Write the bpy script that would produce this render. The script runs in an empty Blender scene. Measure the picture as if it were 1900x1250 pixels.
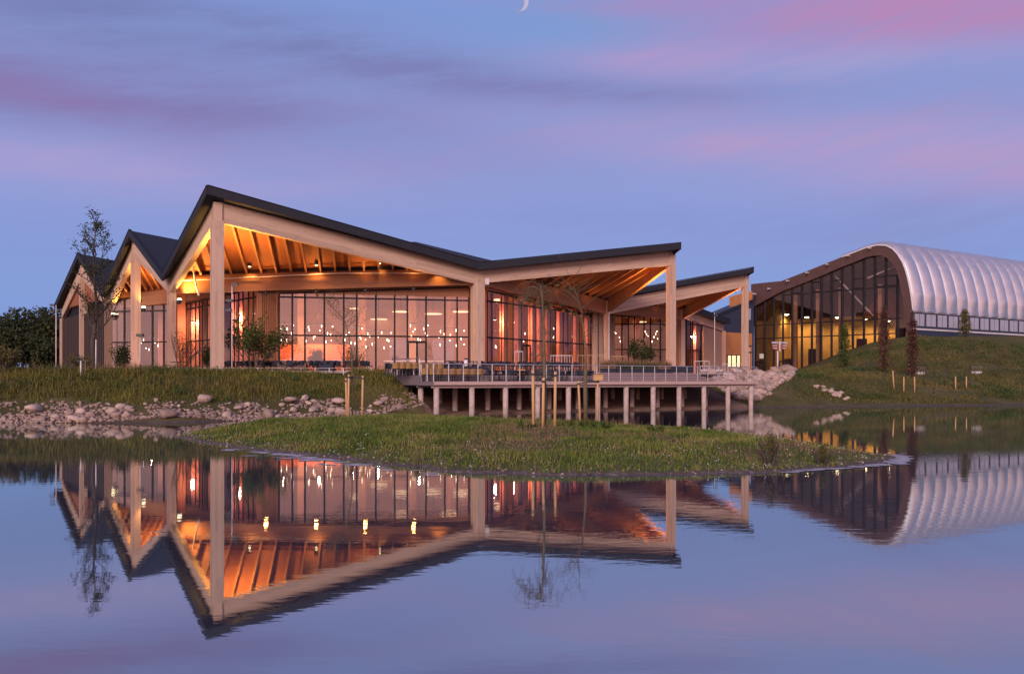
import bpy, bmesh, math, random
import numpy as np
from mathutils import Vector
rad = math.radians
rng = random.Random(7)
NR = np.random.default_rng(11)
sc = bpy.context.scene
COL = sc.collection

# ------------------------------------------------------------------ camera
F, HOR, H = 1500.0, 706.0, 2.13          # focal length and horizon in photo pixels, eye height above the water
cam_d = bpy.data.cameras.new('camera'); cam = bpy.data.objects.new('camera', cam_d); COL.objects.link(cam)
cam.location = (0, 0, H); cam.rotation_euler = (rad(90), 0, 0)
cam_d.sensor_width = 36; cam_d.lens = 36*F/1900; cam_d.shift_y = 81/1900
cam_d.clip_start = 0.1; cam_d.clip_end = 6000
sc.camera = cam
sc.view_settings.view_transform = 'Standard'; sc.view_settings.look = 'None'
sc.view_settings.exposure = 0.0; sc.view_settings.gamma = 1
sc.cycles.max_bounces = 7; sc.cycles.transparent_max_bounces = 16
sc.cycles.diffuse_bounces = 3; sc.cycles.glossy_bounces = 4
sc.cycles.sample_clamp_indirect = 4.0
sc.cycles.caustics_reflective = False; sc.cycles.caustics_refractive = False

def at(px, py, Y): return Vector(((px-950)/F*Y, Y, H+(HOR-py)/F*Y))
def gx(px, Y): return (px-950)/F*Y
def lin(r, g, b):
    f = lambda c: (c/255/12.92) if c/255 <= .04045 else ((c/255+.055)/1.055)**2.4
    return (f(r), f(g), f(b))

# ------------------------------------------------------------------ node helper
class E:
    """one float socket with operators"""
    def __init__(s, nt, sock): s.nt = nt; s.k = sock
    def _m(s, op, *a, clamp=False):
        n = s.nt.nodes.new('ShaderNodeMath'); n.operation = op; n.use_clamp = clamp
        for i, x in enumerate((s,)+a):
            if isinstance(x, E): s.nt.links.new(x.k, n.inputs[i])
            else: n.inputs[i].default_value = x
        return E(s.nt, n.outputs[0])
    def __add__(s, o): return s._m('ADD', o)
    __radd__ = __add__
    def __sub__(s, o): return s._m('SUBTRACT', o)
    def __rsub__(s, o): return (s*-1)+o
    def __mul__(s, o): return s._m('MULTIPLY', o)
    __rmul__ = __mul__
    def __truediv__(s, o): return s._m('DIVIDE', o)
    def pw(s, p): return s._m('POWER', p)
    def exp(s): return s._m('EXPONENT')
    def clamp(s): return s._m('ADD', 0.0, clamp=True)
    def mx(s, o): return s._m('MAXIMUM', o)
    def mn(s, o): return s._m('MINIMUM', o)
    def step(s, a, b):
        n = s.nt.nodes.new('ShaderNodeMapRange'); n.interpolation_type = 'SMOOTHSTEP'
        s.nt.links.new(s.k, n.inputs[0]); n.inputs[1].default_value = a; n.inputs[2].default_value = b
        return E(s.nt, n.outputs[0])
def mixc(nt, fac, a, b, mode='MIX'):
    n = nt.nodes.new('ShaderNodeMix'); n.data_type = 'RGBA'; n.blend_type = mode
    for s, x in ((n.inputs[0], fac), (n.inputs[6], a), (n.inputs[7], b)):
        if isinstance(x, E): nt.links.new(x.k, s)
        elif isinstance(x, (float, int)): s.default_value = x
        elif isinstance(x, tuple): s.default_value = (*x[:3], 1)
        else: nt.links.new(x, s)
    return n.outputs[2]
def ramp(nt, fac, stops):
    n = nt.nodes.new('ShaderNodeValToRGB'); cr = n.color_ramp
    while len(cr.elements) < len(stops): cr.elements.new(0.5)
    for e, (p, c) in zip(cr.elements, stops): e.position = p; e.color = (*c[:3], 1)
    nt.links.new(fac.k if isinstance(fac, E) else fac, n.inputs[0]); return n.outputs[0]
def noise(nt, vec, scale, detail=4, rough=.55, dist=0.0):
    n = nt.nodes.new('ShaderNodeTexNoise'); n.inputs['Scale'].default_value = scale
    n.inputs['Detail'].default_value = detail; n.inputs['Roughness'].default_value = rough
    n.inputs['Distortion'].default_value = dist
    if vec is not None: nt.links.new(vec, n.inputs['Vector'])
    return E(nt, n.outputs[0])
def comb(nt, x, y, z=0.0):
    n = nt.nodes.new('ShaderNodeCombineXYZ')
    for s, v in zip(n.inputs, (x, y, z)):
        if isinstance(v, E): nt.links.new(v.k, s)
        else: s.default_value = v
    return n.outputs[0]
def scaled(nt, vec, s):
    n = nt.nodes.new('ShaderNodeMapping'); n.inputs['Scale'].default_value = s
    nt.links.new(vec, n.inputs['Vector']); return n.outputs[0]

# ------------------------------------------------------------------ sky
SUN_EL, SUN_ROT = rad(23), rad(197)
w = bpy.data.worlds.new('World'); sc.world = w; w.use_nodes = True
nt = w.node_tree; nt.nodes.clear()
tc = nt.nodes.new('ShaderNodeTexCoord'); sp = nt.nodes.new('ShaderNodeSeparateXYZ')
nt.links.new(tc.outputs['Generated'], sp.inputs[0])
X, Y, Z = (E(nt, sp.outputs[i]) for i in range(3))
az = X._m('ARCTAN2', Y); el = Z._m('ARCSINE')
base = ramp(nt, (el/1.5708).clamp(), [
    (0.0, lin(117, 149, 216)), (.06, lin(125, 153, 216)), (.13, lin(138, 153, 214)), (.20, lin(138, 151, 211)),
    (.28, lin(122, 150, 213)), (.45, lin(104, 120, 190)), (1.0, lin(62, 80, 140))])
warp = noise(nt, comb(nt, az*3.0, el*6.0, 1.7), 1.0, 3)
n1 = noise(nt, comb(nt, az*3.2+warp*.8, (el-az*.10)*26.0+warp*1.5, 0.0), 1.0, 6, .58)
n2 = noise(nt, comb(nt, az*7.0+warp, (el-az*.16)*55.0, 4.0), 1.0, 5, .6)
n3 = noise(nt, comb(nt, az*15.0+warp*1.5, (el-az*.22)*95.0+warp*2.0, 8.0), 1.0, 5, .65)
soft = (n1*.55+n2*.27+n3*.18).step(.37, .63)
c = base
def cloud(px, py, sx, sy, tilt, col, wgt, k=.85):
    """a soft streak of cloud at a direction of the sky; sizes in thousandths of a radian-like unit"""
    global c
    a0 = math.atan((px-950)/F); e0 = math.atan((HOR-py)/F*math.cos(a0))
    da = az-a0; de = (el-e0)+da*tilt+(warp-.5)*(sy/F*1.2)
    g = ((da/(sx/F))._m('POWER', 2)+(de/(sy/F))._m('POWER', 2))*-1.0
    f = g.exp()*(soft*k+(1-k))*wgt
    c = mixc(nt, f.clamp(), c, lin(*col))
cloud(850, 215, 900, 85, .04, (150, 151, 208), .65)
cloud(250, 190, 520, 80, .03, (118, 108, 166), .9, .5)
cloud(250, 40, 560, 55, .02, (106, 114, 170), .75, .6)
cloud(40, 165, 230, 30, .05, (140, 108, 164), .7, .5)
cloud(180, 318, 480, 48, -.04, (174, 158, 210), .9, .6)
cloud(600, 285, 300, 26, -.03, (156, 146, 204), .7)
cloud(700, 110, 420, 42, .08, (112, 118, 174), .75)
cloud(1060, 165, 420, 28, .08, (122, 116, 174), .9, .6)
cloud(1650, 215, 420, 26, .10, (152, 142, 194), .8)
cloud(1090, 45, 190, 60, .05, (100, 158, 214), .75, .4)
cloud(1230, 108, 230, 32, .06, (180, 148, 200), .9, .5)
cloud(1560, 120, 260, 40, .10, (164, 162, 210), .7)
cloud(1720, 20, 420, 52, .12, (196, 124, 170), 1.0, .4)
cloud(1180, 5, 260, 18, .05, (168, 136, 190), .7)
cloud(1480, 272, 380, 40, .10, (190, 152, 196), .8, .5)
cloud(1860, 320, 260, 46, .10, (190, 152, 196), .85, .5)
cloud(1250, 410, 500, 40, .02, (128, 140, 204), .5)
cloud(300, 430, 500, 60, .0, (124, 144, 208), .5)
cloud(1780, 430, 380, 60, .04, (130, 134, 194), .6)
# the afterglow of the sunset, low in the sky behind the viewer
c = mixc(nt, .12, c, lin(150, 156, 192))
back = (Y*-1.0+X*-.12).step(-.15, .85)
glow = (((el-.06)/.30)._m('POWER', 2)*-1.0).exp()*back
c = mixc(nt, (back*.75).clamp(), c, lin(176, 140, 190))
c2 = mixc(nt, glow.clamp(), c, (1.62, .84, .80))
dark = Z.step(-.02, .0)
c3 = mixc(nt, dark, lin(70, 66, 80), c2)
bg = nt.nodes.new('ShaderNodeBackground'); bg.inputs[1].default_value = 1.0
nt.links.new(c3, bg.inputs[0])
sky = nt.nodes.new('ShaderNodeTexSky'); sky.sky_type = 'NISHITA'; sky.sun_disc = False
sky.sun_elevation = SUN_EL; sky.sun_rotation = SUN_ROT
bg2 = nt.nodes.new('ShaderNodeBackground'); bg2.inputs[1].default_value = 0.004
nt.links.new(sky.outputs[0], bg2.inputs[0])
add = nt.nodes.new('ShaderNodeAddShader'); out = nt.nodes.new('ShaderNodeOutputWorld')
nt.links.new(bg.outputs[0], add.inputs[0]); nt.links.new(bg2.outputs[0], add.inputs[1])
nt.links.new(add.outputs[0], out.inputs[0])

# ------------------------------------------------------------------ soft last light from low behind the viewer
sd = bpy.data.lights.new('sun', 'SUN'); sd.energy = 2.9; sd.angle = rad(22); sd.color = (1, .79, .73)
so = bpy.data.objects.new('sun', sd); COL.objects.link(so)
v = Vector((math.sin(SUN_ROT)*math.cos(SUN_EL), math.cos(SUN_ROT)*math.cos(SUN_EL), math.sin(SUN_EL)))
so.rotation_euler = v.to_track_quat('Z', 'Y').to_euler()

# ------------------------------------------------------------------ materials
def newmat(name):
    m = bpy.data.materials.new(name); m.use_nodes = True
    nt = m.node_tree; p = nt.nodes['Principled BSDF']; return m, nt, p
def objco(nt, which='Object'):
    n = nt.nodes.new('ShaderNodeTexCoord'); return n.outputs[which]
def wpos(nt):
    n = nt.nodes.new('ShaderNodeNewGeometry'); return n.outputs['Position']
def island(nt):
    n = nt.nodes.new('ShaderNodeNewGeometry'); return E(nt, n.outputs['Random Per Island'])
def bump(nt, p, hgt, strength=.4, dist=.02):
    n = nt.nodes.new('ShaderNodeBump'); n.inputs['Strength'].default_value = strength
    n.inputs['Distance'].default_value = dist; nt.links.new(hgt.k, n.inputs['Height'])
    nt.links.new(n.outputs[0], p.inputs['Normal'])
def wood(name, ca, cb, rough=.7, lam=.2, grain=1.0, dark=.25):
    """laminated timber; UV: u along the grain in metres, v across"""
    m, nt, p = newmat(name); uv = objco(nt, 'UV')
    s = nt.nodes.new('ShaderNodeSeparateXYZ'); nt.links.new(uv, s.inputs[0])
    U, V = E(nt, s.outputs[0]), E(nt, s.outputs[1])
    row = (V/lam)._m('FLOOR')
    wn = nt.nodes.new('ShaderNodeTexWhiteNoise'); wn.noise_dimensions = '2D'
    nt.links.new(comb(nt, row*1.37, (U*.12+row*.37)._m('FLOOR')), wn.inputs['Vector'])
    r = E(nt, wn.outputs['Value'])
    g = noise(nt, comb(nt, U*.55, V*12.0, row), 1.0, 6, .68)
    g2 = noise(nt, comb(nt, U*.25, V*2.5, 3.0), 1.0, 4, .6)
    k = (g*.45*grain+r*.3+g2*.4-.08).clamp()
    col = mixc(nt, k, ca, cb)
    st = noise(nt, comb(nt, U*.8, V*5.0, 9.0), 1.0, 6, .72).step(.54, .72)
    col = mixc(nt, st*dark, col, tuple(x*.45 for x in ca))
    nt.links.new(col, p.inputs['Base Color']); p.inputs['Roughness'].default_value = rough
    bump(nt, p, g, .25, .01); return m
def plain(name, a, b=None, scale=3.0, rough=.6, metal=0.0, bmp=0.0, detail=4, spec=.5):
    m, nt, p = newmat(name); b = b or tuple(x*.75 for x in a)
    n = noise(nt, objco(nt), scale, detail, .6)
    nt.links.new(mixc(nt, n.step(.3, .7), a, b), p.inputs['Base Color'])
    p.inputs['Roughness'].default_value = rough; p.inputs['Metallic'].default_value = metal
    p.inputs['Specular IOR Level'].default_value = spec
    if bmp: bump(nt, p, n, bmp, .03)
    return m
def foliage(name, cols, scale=.5, rough=.75, fine=.5, trans=.0):
    m, nt, p = newmat(name)
    n = noise(nt, wpos(nt), scale, 4, .6); r = island(nt)
    k = (n.step(.25, .75)*(1-fine)+r*fine).clamp()
    st = [(i/(len(cols)-1), c) for i, c in enumerate(cols)]
    nt.links.new(ramp(nt, k, st), p.inputs['Base Color'])
    p.inputs['Roughness'].default_value = rough; p.inputs['Specular IOR Level'].default_value = .15
    return m
def emit(name, col, s, sample=False):
    m, nt, p = newmat(name); p.inputs['Base Color'].default_value = (*col, 1)
    p.inputs['Emission Color'].default_value = (*col, 1); p.inputs['Emission Strength'].default_value = s
    if not sample: m.cycles.emission_sampling = 'NONE'
    return m
def glass(name, fac, tint=(1, 1, 1), rough=.012, wob=.0, fk=.8):
    m, nt, p = newmat(name); nt.nodes.remove(p); o = nt.nodes['Material Output']
    t = nt.nodes.new('ShaderNodeBsdfTransparent'); t.inputs[0].default_value = (*tint, 1)
    g = nt.nodes.new('ShaderNodeBsdfGlossy'); g.inputs['Roughness'].default_value = rough
    g.inputs['Color'].default_value = (.95, .95, .97, 1)
    fr = nt.nodes.new('ShaderNodeLayerWeight'); fr.inputs[0].default_value = .25
    f = (E(nt, fr.outputs['Fresnel'])*fk+fac).mn(.92)
    if wob:
        n = noise(nt, wpos(nt), .35, 2); b = nt.nodes.new('ShaderNodeBump'); b.inputs['Strength'].default_value = wob
        b.inputs['Distance'].default_value = .05; nt.links.new(n.k, b.inputs['Height'])
        nt.links.new(b.outputs[0], g.inputs['Normal'])
    mx = nt.nodes.new('ShaderNodeMixShader'); nt.links.new(f.k, mx.inputs[0])
    nt.links.new(t.outputs[0], mx.inputs[1]); nt.links.new(g.outputs[0], mx.inputs[2])
    nt.links.new(mx.outputs[0], o.inputs[0]); return m

M = {}
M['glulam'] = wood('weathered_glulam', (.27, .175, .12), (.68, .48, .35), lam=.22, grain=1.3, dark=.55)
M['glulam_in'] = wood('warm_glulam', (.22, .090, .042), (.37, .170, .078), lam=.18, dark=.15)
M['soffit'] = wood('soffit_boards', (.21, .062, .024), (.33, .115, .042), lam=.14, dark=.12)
M['cladding'] = wood('timber_cladding', (.105, .060, .040), (.19, .11, .07), lam=.12, dark=.3)
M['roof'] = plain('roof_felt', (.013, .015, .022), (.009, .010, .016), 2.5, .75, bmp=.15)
M['frame'] = plain('dark_frame', (.018, .015, .018), (.012, .010, .013), 3, .6, spec=.2)
M['glass'] = glass('window_glass', .15, (.93, .90, .88), .01, .08)
M['glass_side'] = glass('side_window_glass', .05, (.96, .93, .90), .01, .08, .25)
M['glass_hall'] = glass('hall_glass', .04, (.68, .62, .62), .01, .10, .35)
M['ceiling'] = wood('ceiling_boards', (.34, .19, .10), (.48, .28, .15), lam=.25)
M['tan_wall'] = plain('ochre_board', (.62, .255, .075), (.54, .215, .06), 1.2, .8)
M['tan_panel'] = wood('ochre_panel', (.36, .215, .13), (.44, .27, .165), lam=.3, dark=.1)
M['blue_wall'] = plain('blue_cladding', (.028, .035, .065), (.022, .028, .052), 1.5, .6)
M['brown_steel'] = plain('brown_fascia', (.080, .036, .030), (.060, .026, .022), 1.5, .65)
M['steel'] = plain('galvanised_steel', (.36, .36, .39), (.26, .26, .29), 6, .4, .7)
M['pale_metal'] = plain('pale_painted_steel', (.62, .60, .60), (.5, .48, .48), 4, .45)
M['dark_metal'] = plain('dark_painted_steel', (.022, .024, .032), (.015, .016, .022), 4, .5)
M['concrete'] = plain('concrete', (.50, .40, .35), (.36, .28, .245), 4, .85, bmp=.2)
M['deck'] = wood('weathered_deck_boards', (.22, .155, .145), (.37, .275, .26), lam=.14, dark=.4)
M['deck_edge'] = wood('deck_edge_timber', (.38, .27, .235), (.54, .40, .35), lam=.2, dark=.4)
M['paving'] = plain('pale_paving', (.33, .29, .27), (.26, .225, .21), .8, .85)
M['dark_deck'] = wood('shaded_deck_boards', (.13, .105, .115), (.20, .165, .17), lam=.14, dark=.35)  # darker copy of the deck boards with shade put into the colour
M['tan_shell'] = plain('tan_chair_shell', (.31, .17, .055), (.26, .14, .045), 5, .6)
M['navy'] = plain('navy_fabric', (.018, .022, .040), (.012, .015, .028), 8, .8)
M['white'] = plain('white_paint', (.75, .73, .72), (.62, .60, .60), 5, .6)
M['stake'] = wood('peeled_stake', (.44, .25, .10), (.60, .37, .17), lam=.5, dark=.4)
M['rubber'] = plain('black_strap', (.015, .015, .016), None, 5, .6)
# ------------------------------------------------------------------ mesh helpers
class MB:
    def __init__(s): s.v = []; s.f = []; s.uv = []; s.mi = []
    def face(s, pts, mi=0):
        i = len(s.v); s.v += [tuple(p) for p in pts]; s.f.append(tuple(range(i, i+len(pts))))
        a = Vector(pts[0]); e1 = Vector(pts[1])-a; e2 = Vector(pts[-1])-a
        if e1.length >= e2.length: ux = e1.normalized()
        else: ux = e2.normalized()
        n = e1.cross(e2); n = n.normalized() if n.length > 1e-9 else Vector((0, 0, 1))
        vy = n.cross(ux); o1, o2 = rng.random()*9, rng.random()*9
        s.uv.append([((Vector(p)-a).dot(ux)+o1, (Vector(p)-a).dot(vy)+o2) for p in pts]); s.mi.append(mi)
    def hexa(s, c, mi=0):
        for q in ((0, 3, 2, 1), (4, 5, 6, 7), (0, 1, 5, 4), (1, 2, 6, 5), (2, 3, 7, 6), (3, 0, 4, 7)):
            s.face([c[k] for k in q], mi)
        return s
    def box(s, cx, cy, z0, z1, sx, sy, ang=0.0, mi=0):
        ca, sa = math.cos(ang), math.sin(ang); q = []
        for z in (z0, z1):
            for dx, dy in ((-.5, -.5), (.5, -.5), (.5, .5), (-.5, .5)):
                x, y = dx*sx, dy*sy; q.append((cx+x*ca-y*sa, cy+x*sa+y*ca, z))
        return s.hexa(q, mi)
    def beam(s, p0, p1, wd, dep, mi=0):
        """p0, p1 on the top centre line; plumb cut"""
        p0, p1 = Vector(p0), Vector(p1); d = p1-p0; n = Vector((-d.y, d.x, 0)).normalized()*wd/2; D = Vector((0, 0, dep))
        return s.hexa([p0-n-D, p1-n-D, p1+n-D, p0+n-D, p0-n, p1-n, p1+n, p0+n], mi)
    def bar(s, p0, p1, wd, h=None, mi=0):
        p0, p1 = Vector(p0), Vector(p1); h = h or wd; d = (p1-p0).normalized()
        up = Vector((0, 0, 1)) if abs(d.z) < .95 else Vector((0, 1, 0))
        a = d.cross(up).normalized()*wd/2; b = a.cross(d).normalized()*h/2
        return s.hexa([p0-a-b, p1-a-b, p1+a-b, p0+a-b, p0-a+b, p1-a+b, p1+a+b, p0+a+b], mi)
    def tube(s, pts, rr, n=8, mi=0, cap=True):
        pts = [Vector(p) for p in pts]; rings = []; i0 = len(s.v)
        if isinstance(rr, (int, float)): rr = [rr]*len(pts)
        L = 0; pa = None
        for k, p in enumerate(pts):
            d = (pts[min(k+1, len(pts)-1)]-pts[max(k-1, 0)]).normalized()
            if pa is None:
                pa = d.cross(Vector((0, 0, 1)) if abs(d.z) < .9 else Vector((1, 0, 0))).normalized()
            a = (pa-d*pa.dot(d)).normalized(); b = d.cross(a); pa = a
            for j in range(n):
                t = 2*math.pi*j/n; s.v.append(tuple(p+(a*math.cos(t)+b*math.sin(t))*rr[k]))
        acc = 0.0
        for k in range(len(pts)-1):
            ln = (pts[k+1]-pts[k]).length
            for j in range(n):
                j2 = (j+1) % n; s.f.append((i0+k*n+j, i0+k*n+j2, i0+(k+1)*n+j2, i0+(k+1)*n+j))
                v0, v1 = j/n*6.28*rr[k], (j+1)/n*6.28*rr[k]
                s.uv.append([(acc, v0), (acc, v1), (acc+ln, v1), (acc+ln, v0)]); s.mi.append(mi)
            acc += ln
        if cap:
            for base, rev in ((i0, True), (i0+(len(pts)-1)*n, False)):
                q = [base+j for j in range(n)]
                s.f.append(tuple(reversed(q)) if rev else tuple(q)); s.uv.append([(s.v[i][0], s.v[i][1]) for i in s.f[-1]]); s.mi.append(mi)
        return s
    def prism(s, pts, off, mi=0):
        pts = [Vector(p) for p in pts]; off = Vector(off); n = len(pts)
        s.face(pts, mi); s.face([p+off for p in reversed(pts)], mi)
        for k in range(n):
            a, b = pts[k], pts[(k+1) % n]; s.face([a, a+off, b+off, b], mi)
        return s
    def lathe(s, c, prof, n=16, mi=0):
        c = Vector(c); i0 = len(s.v)
        for r, z in prof:
            for j in range(n):
                t = 2*math.pi*j/n; s.v.append((c.x+r*math.cos(t), c.y+r*math.sin(t), c.z+z))
        for k in range(len(prof)-1):
            for j in range(n):
                j2 = (j+1) % n; s.f.append((i0+k*n+j, i0+k*n+j2, i0+(k+1)*n+j2, i0+(k+1)*n+j))
                s.uv.append([(k, j), (k, j+1), (k+1, j+1), (k+1, j)]); s.mi.append(mi)
        for base in (i0, i0+(len(prof)-1)*n):
            s.f.append(tuple(base+j for j in range(n))); s.uv.append([(0, 0)]*n); s.mi.append(mi)
        return s
    def build(s, name, mats, parent=None, origin=(0, 0, 0), smooth=False, fix=True):
        o = Vector(origin); me = bpy.data.meshes.new(name)
        me.from_pydata([(a-o.x, b-o.y, c-o.z) for a, b, c in s.v], [], s.f)
        if not isinstance(mats, (list, tuple)): mats = [mats]
        for m in mats: me.materials.append(m)
        uvl = me.uv_layers.new(name='UVMap'); flat = np.array([t for q in s.uv for u in q for t in u], 'f4')
        uvl.data.foreach_set('uv', flat)
        me.polygons.foreach_set('material_index', s.mi)
        if smooth: me.polygons.foreach_set('use_smooth', [True]*len(s.f))
        if fix:
            bm = bmesh.new(); bm.from_mesh(me); bmesh.ops.recalc_face_normals(bm, faces=bm.faces); bm.to_mesh(me); bm.free()
        me.update(); ob = bpy.data.objects.new(name, me); COL.objects.link(ob)
        if parent is not None: ob.parent = parent
        return ob
def npmesh(name, V, Fc, mats, parent=None, smooth=False, origin=None):
    V = np.asarray(V, 'f4'); Fc = np.asarray(Fc, 'i4')
    if origin is not None: V = V-np.asarray(origin, 'f4')
    me = bpy.data.meshes.new(name); k = Fc.shape[1]
    me.vertices.add(len(V)); me.vertices.foreach_set('co', V.ravel())
    me.loops.add(Fc.size); me.loops.foreach_set('vertex_index', Fc.ravel())
    me.polygons.add(len(Fc)); me.polygons.foreach_set('loop_start', np.arange(0, Fc.size, k, dtype='i4'))
    if smooth: me.polygons.foreach_set('use_smooth', np.ones(len(Fc), bool))
    if not isinstance(mats, (list, tuple)): mats = [mats]
    for m in mats: me.materials.append(m)
    me.update(calc_edges=True); me.validate()
    ob = bpy.data.objects.new(name, me); COL.objects.link(ob)
    if parent is not None: ob.parent = parent
    return ob
def tag(o, label=None, cat=None, group=None, kind=None):
    if label: o['label'] = label
    if cat: o['category'] = cat
    if group: o['group'] = group
    if kind: o['kind'] = kind
    return o
def thing(name, label, cat, loc=(0, 0, 0), rz=0.0, group=None):
    o = bpy.data.objects.new(name, None); COL.objects.link(o); o.location = loc; o.rotation_euler = (0, 0, rz)
    o.empty_display_size = .3
    return tag(o, label, cat, group)
def copy_tree(o, loc=None, rz=None, label=None, group=None, scale=None, parent=None):
    c = o.copy(); COL.objects.link(c)
    if parent is not None: c.parent = parent
    for ch in list(o.children): copy_tree(ch, parent=c)
    if loc is not None: c.location = loc
    if rz is not None: c.rotation_euler = (0, 0, rz)
    if scale is not None: c.scale = scale if isinstance(scale, (tuple, list)) else (scale,)*3
    if label: c['label'] = label
    if group: c['group'] = group
    return c
def lamp(name, kind, loc, power, col, parent=None, **kw):
    d = bpy.data.lights.new(name, kind); d.energy = power; d.color = col
    for k, v in kw.items():
        if k != 'aim': setattr(d, k, v)
    o = bpy.data.objects.new(name, d); COL.objects.link(o); o.location = loc
    if parent is not None: o.parent = parent
    if 'aim' in kw: o.rotation_euler = (Vector(kw['aim'])).to_track_quat('-Z', 'Y').to_euler()
    return o
def smooth01(x): x = np.clip(x, 0, 1); return x*x*(3-2*x)

# value noise for terrain and scatter
_P = NR.random((256, 256))
def vnoise(x, y):
    x = np.asarray(x, float); y = np.asarray(y, float); xi = np.floor(x).astype(int); yi = np.floor(y).astype(int)
    fx = smooth01(x-xi); fy = smooth01(y-yi); g = lambda a, b: _P[a % 256, b % 256]
    return (g(xi, yi)*(1-fx)+g(xi+1, yi)*fx)*(1-fy)+(g(xi, yi+1)*(1-fx)+g(xi+1, yi+1)*fx)*fy
def fbm(x, y, o=4):
    r = 0; a = .5
    for k in range(o): r = r+a*vnoise(x*2**k+k*17, y*2**k+k*31); a *= .5
    return r

# ------------------------------------------------------------------ ground shape
SH = [(-400, 790), (-200, 787), (0, 784), (200, 785), (330, 784), (450, 780), (600, 776), (720, 772.5), (790, 769)]
shore = [(gx(px, F*H/(py-HOR)), F*H/(py-HOR)) for px, py in SH]
shore = [(-400.0, 60.0), (-90.0, 46.0)]+shore[:-1]+[(-5.0, 49.9), (-1.0, 52.3), (6.0, 56.3), (12.0, 59.8), (17.6, 62.9), (19.4, 64.2)]
shore += [(gx(px, F*H/(py-HOR)), F*H/(py-HOR)) for px, py in ((1550, 754.0), (1720, 752.8), (1900, 751.5), (2200, 750))]+[(150.0, 76.0), (400.0, 90.0)]
SX = np.array([p[0] for p in shore]); SY = np.array([p[1] for p in shore])
def shore_d(x, y):
    """signed distance to the pond's edge, positive on land"""
    x = np.asarray(x, float); y = np.asarray(y, float); best = np.full(x.shape, 1e9)
    for k in range(len(SX)-1):
        ax, ay, bx, by = SX[k], SY[k], SX[k+1], SY[k+1]; dx, dy = bx-ax, by-ay
        t = np.clip(((x-ax)*dx+(y-ay)*dy)/(dx*dx+dy*dy), 0, 1)
        best = np.minimum(best, np.hypot(x-ax-t*dx, y-ay-t*dy))
    return np.where(y > np.interp(x, SX, SY), best, -best)
def mound_w(x, y): return smooth01((x-(22.5+.30*(y-75)))/24.0)
def ground_z(x, y):
    d = shore_d(x, y)
    b = np.where(d < 0, np.maximum(-1.2, d*.28), np.interp(d, [0, .6, 3.2, 7.5, 10.5], [0, .18, .85, 2.3, 2.70]))
    m = 8.9*np.interp(d, [0, 2, 12, 46, 60], [0, .03, .22, .97, 1.0])
    wv = mound_w(x, y)
    h = np.where(d > 0, b+(m-b)*wv, b)
    amp = np.where(d > 0, np.clip(d/6, 0, 1), 0)
    flat = np.clip((d-8)/3, 0, 1)*(1-wv)
    sd_ = (x-DO[0])*UX+(y-DO[1])*UY; td_ = (x-DO[0])*VX+(y-DO[1])*VY      # the bank climbs along the deck's left end
    tg = np.interp(td_, [-2, 0, 2, 5, 7.5, 9], [-.5, .1, .9, 2.1, 2.66, 2.70])*smooth01((2.2-np.abs(sd_+1.2))/2.2*2.2)
    h = np.where(d > 0, np.maximum(h, tg), h)
    ud = np.interp(td_, [0, 1, 3, 5, 8, 10], [.02, .05, .13, .65, 2.1, 2.7]); inside = smooth01((sd_+.3)/1.5)*smooth01((27.5-sd_)/2.0)*(td_ > -1)*(td_ < 10)*(d > 0)
    h = np.where(inside > 0, h+(np.minimum(h, ud)-h)*inside, h)
    return h+(fbm(x*.22, y*.22)-.47)*.55*amp*(1-.95*flat)+(vnoise(x*1.3, y*1.3)-.5)*.10*amp*(1-.9*flat)

UX, UY = .870, .494          # the pavilion's grid: u runs along the lakeside edge, v back into the plot
VX, VY = -.494, .870
ANG = math.atan2(UY, UX)
DO = (-4.75, 48.95)
def dk(s, t): return (DO[0]+UX*s+VX*t, DO[1]+UY*s+VY*t)
def dk_px(px, t):
    k = (px-950)/F; ox, oy = DO[0]+VX*t, DO[1]+VY*t
    return (k*oy-ox)/(UX-k*UY)
# ------------------------------------------------------------------ water
m, nt, p = newmat('pond_water'); nt.nodes.remove(p); o = nt.nodes['Material Output']
dif = nt.nodes.new('ShaderNodeBsdfDiffuse'); dif.inputs[0].default_value = (.050, .060, .085, 1)
gl = nt.nodes.new('ShaderNodeBsdfGlossy'); gl.inputs['Roughness'].default_value = .018
gl.inputs['Color'].default_value = (.90, .95, .93, 1)
P = wpos(nt)
wv1 = noise(nt, scaled(nt, P, (1.7, 4.6, 1)), 1.0, 3, .5, .3)
wv2 = noise(nt, scaled(nt, P, (6.0, 15.0, 1)), 1.0, 2, .5)
calm = noise(nt, scaled(nt, P, (.03, .06, 1)), 1.0, 3).step(.30, .72)
hgt = (wv1*1.0+wv2*.16)*(calm*.8+.2)
bm_ = nt.nodes.new('ShaderNodeBump'); bm_.inputs['Strength'].default_value = 1.0; bm_.inputs['Distance'].default_value = .0017
nt.links.new(hgt.k, bm_.inputs['Height']); nt.links.new(bm_.outputs[0], gl.inputs['Normal'])
fr = nt.nodes.new('ShaderNodeFresnel'); fr.inputs['IOR'].default_value = 3.8
lw = nt.nodes.new('ShaderNodeLayerWeight'); f = E(nt, lw.outputs['Facing']).step(.84, .98)*.31+.61
mx = nt.nodes.new('ShaderNodeMixShader'); nt.links.new(f.k, mx.inputs[0])
nt.links.new(dif.outputs[0], mx.inputs[1]); nt.links.new(gl.outputs[0], mx.inputs[2]); nt.links.new(mx.outputs[0], o.inputs[0])
M['water'] = m
wb = MB(); wb.face([(-420, -260, 0), (420, -260, 0), (420, 130, 0), (-420, 130, 0)])
tag(wb.build('water', M['water']), 'still dusk pond mirroring the hall and the sky', 'water', kind='structure')

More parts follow.
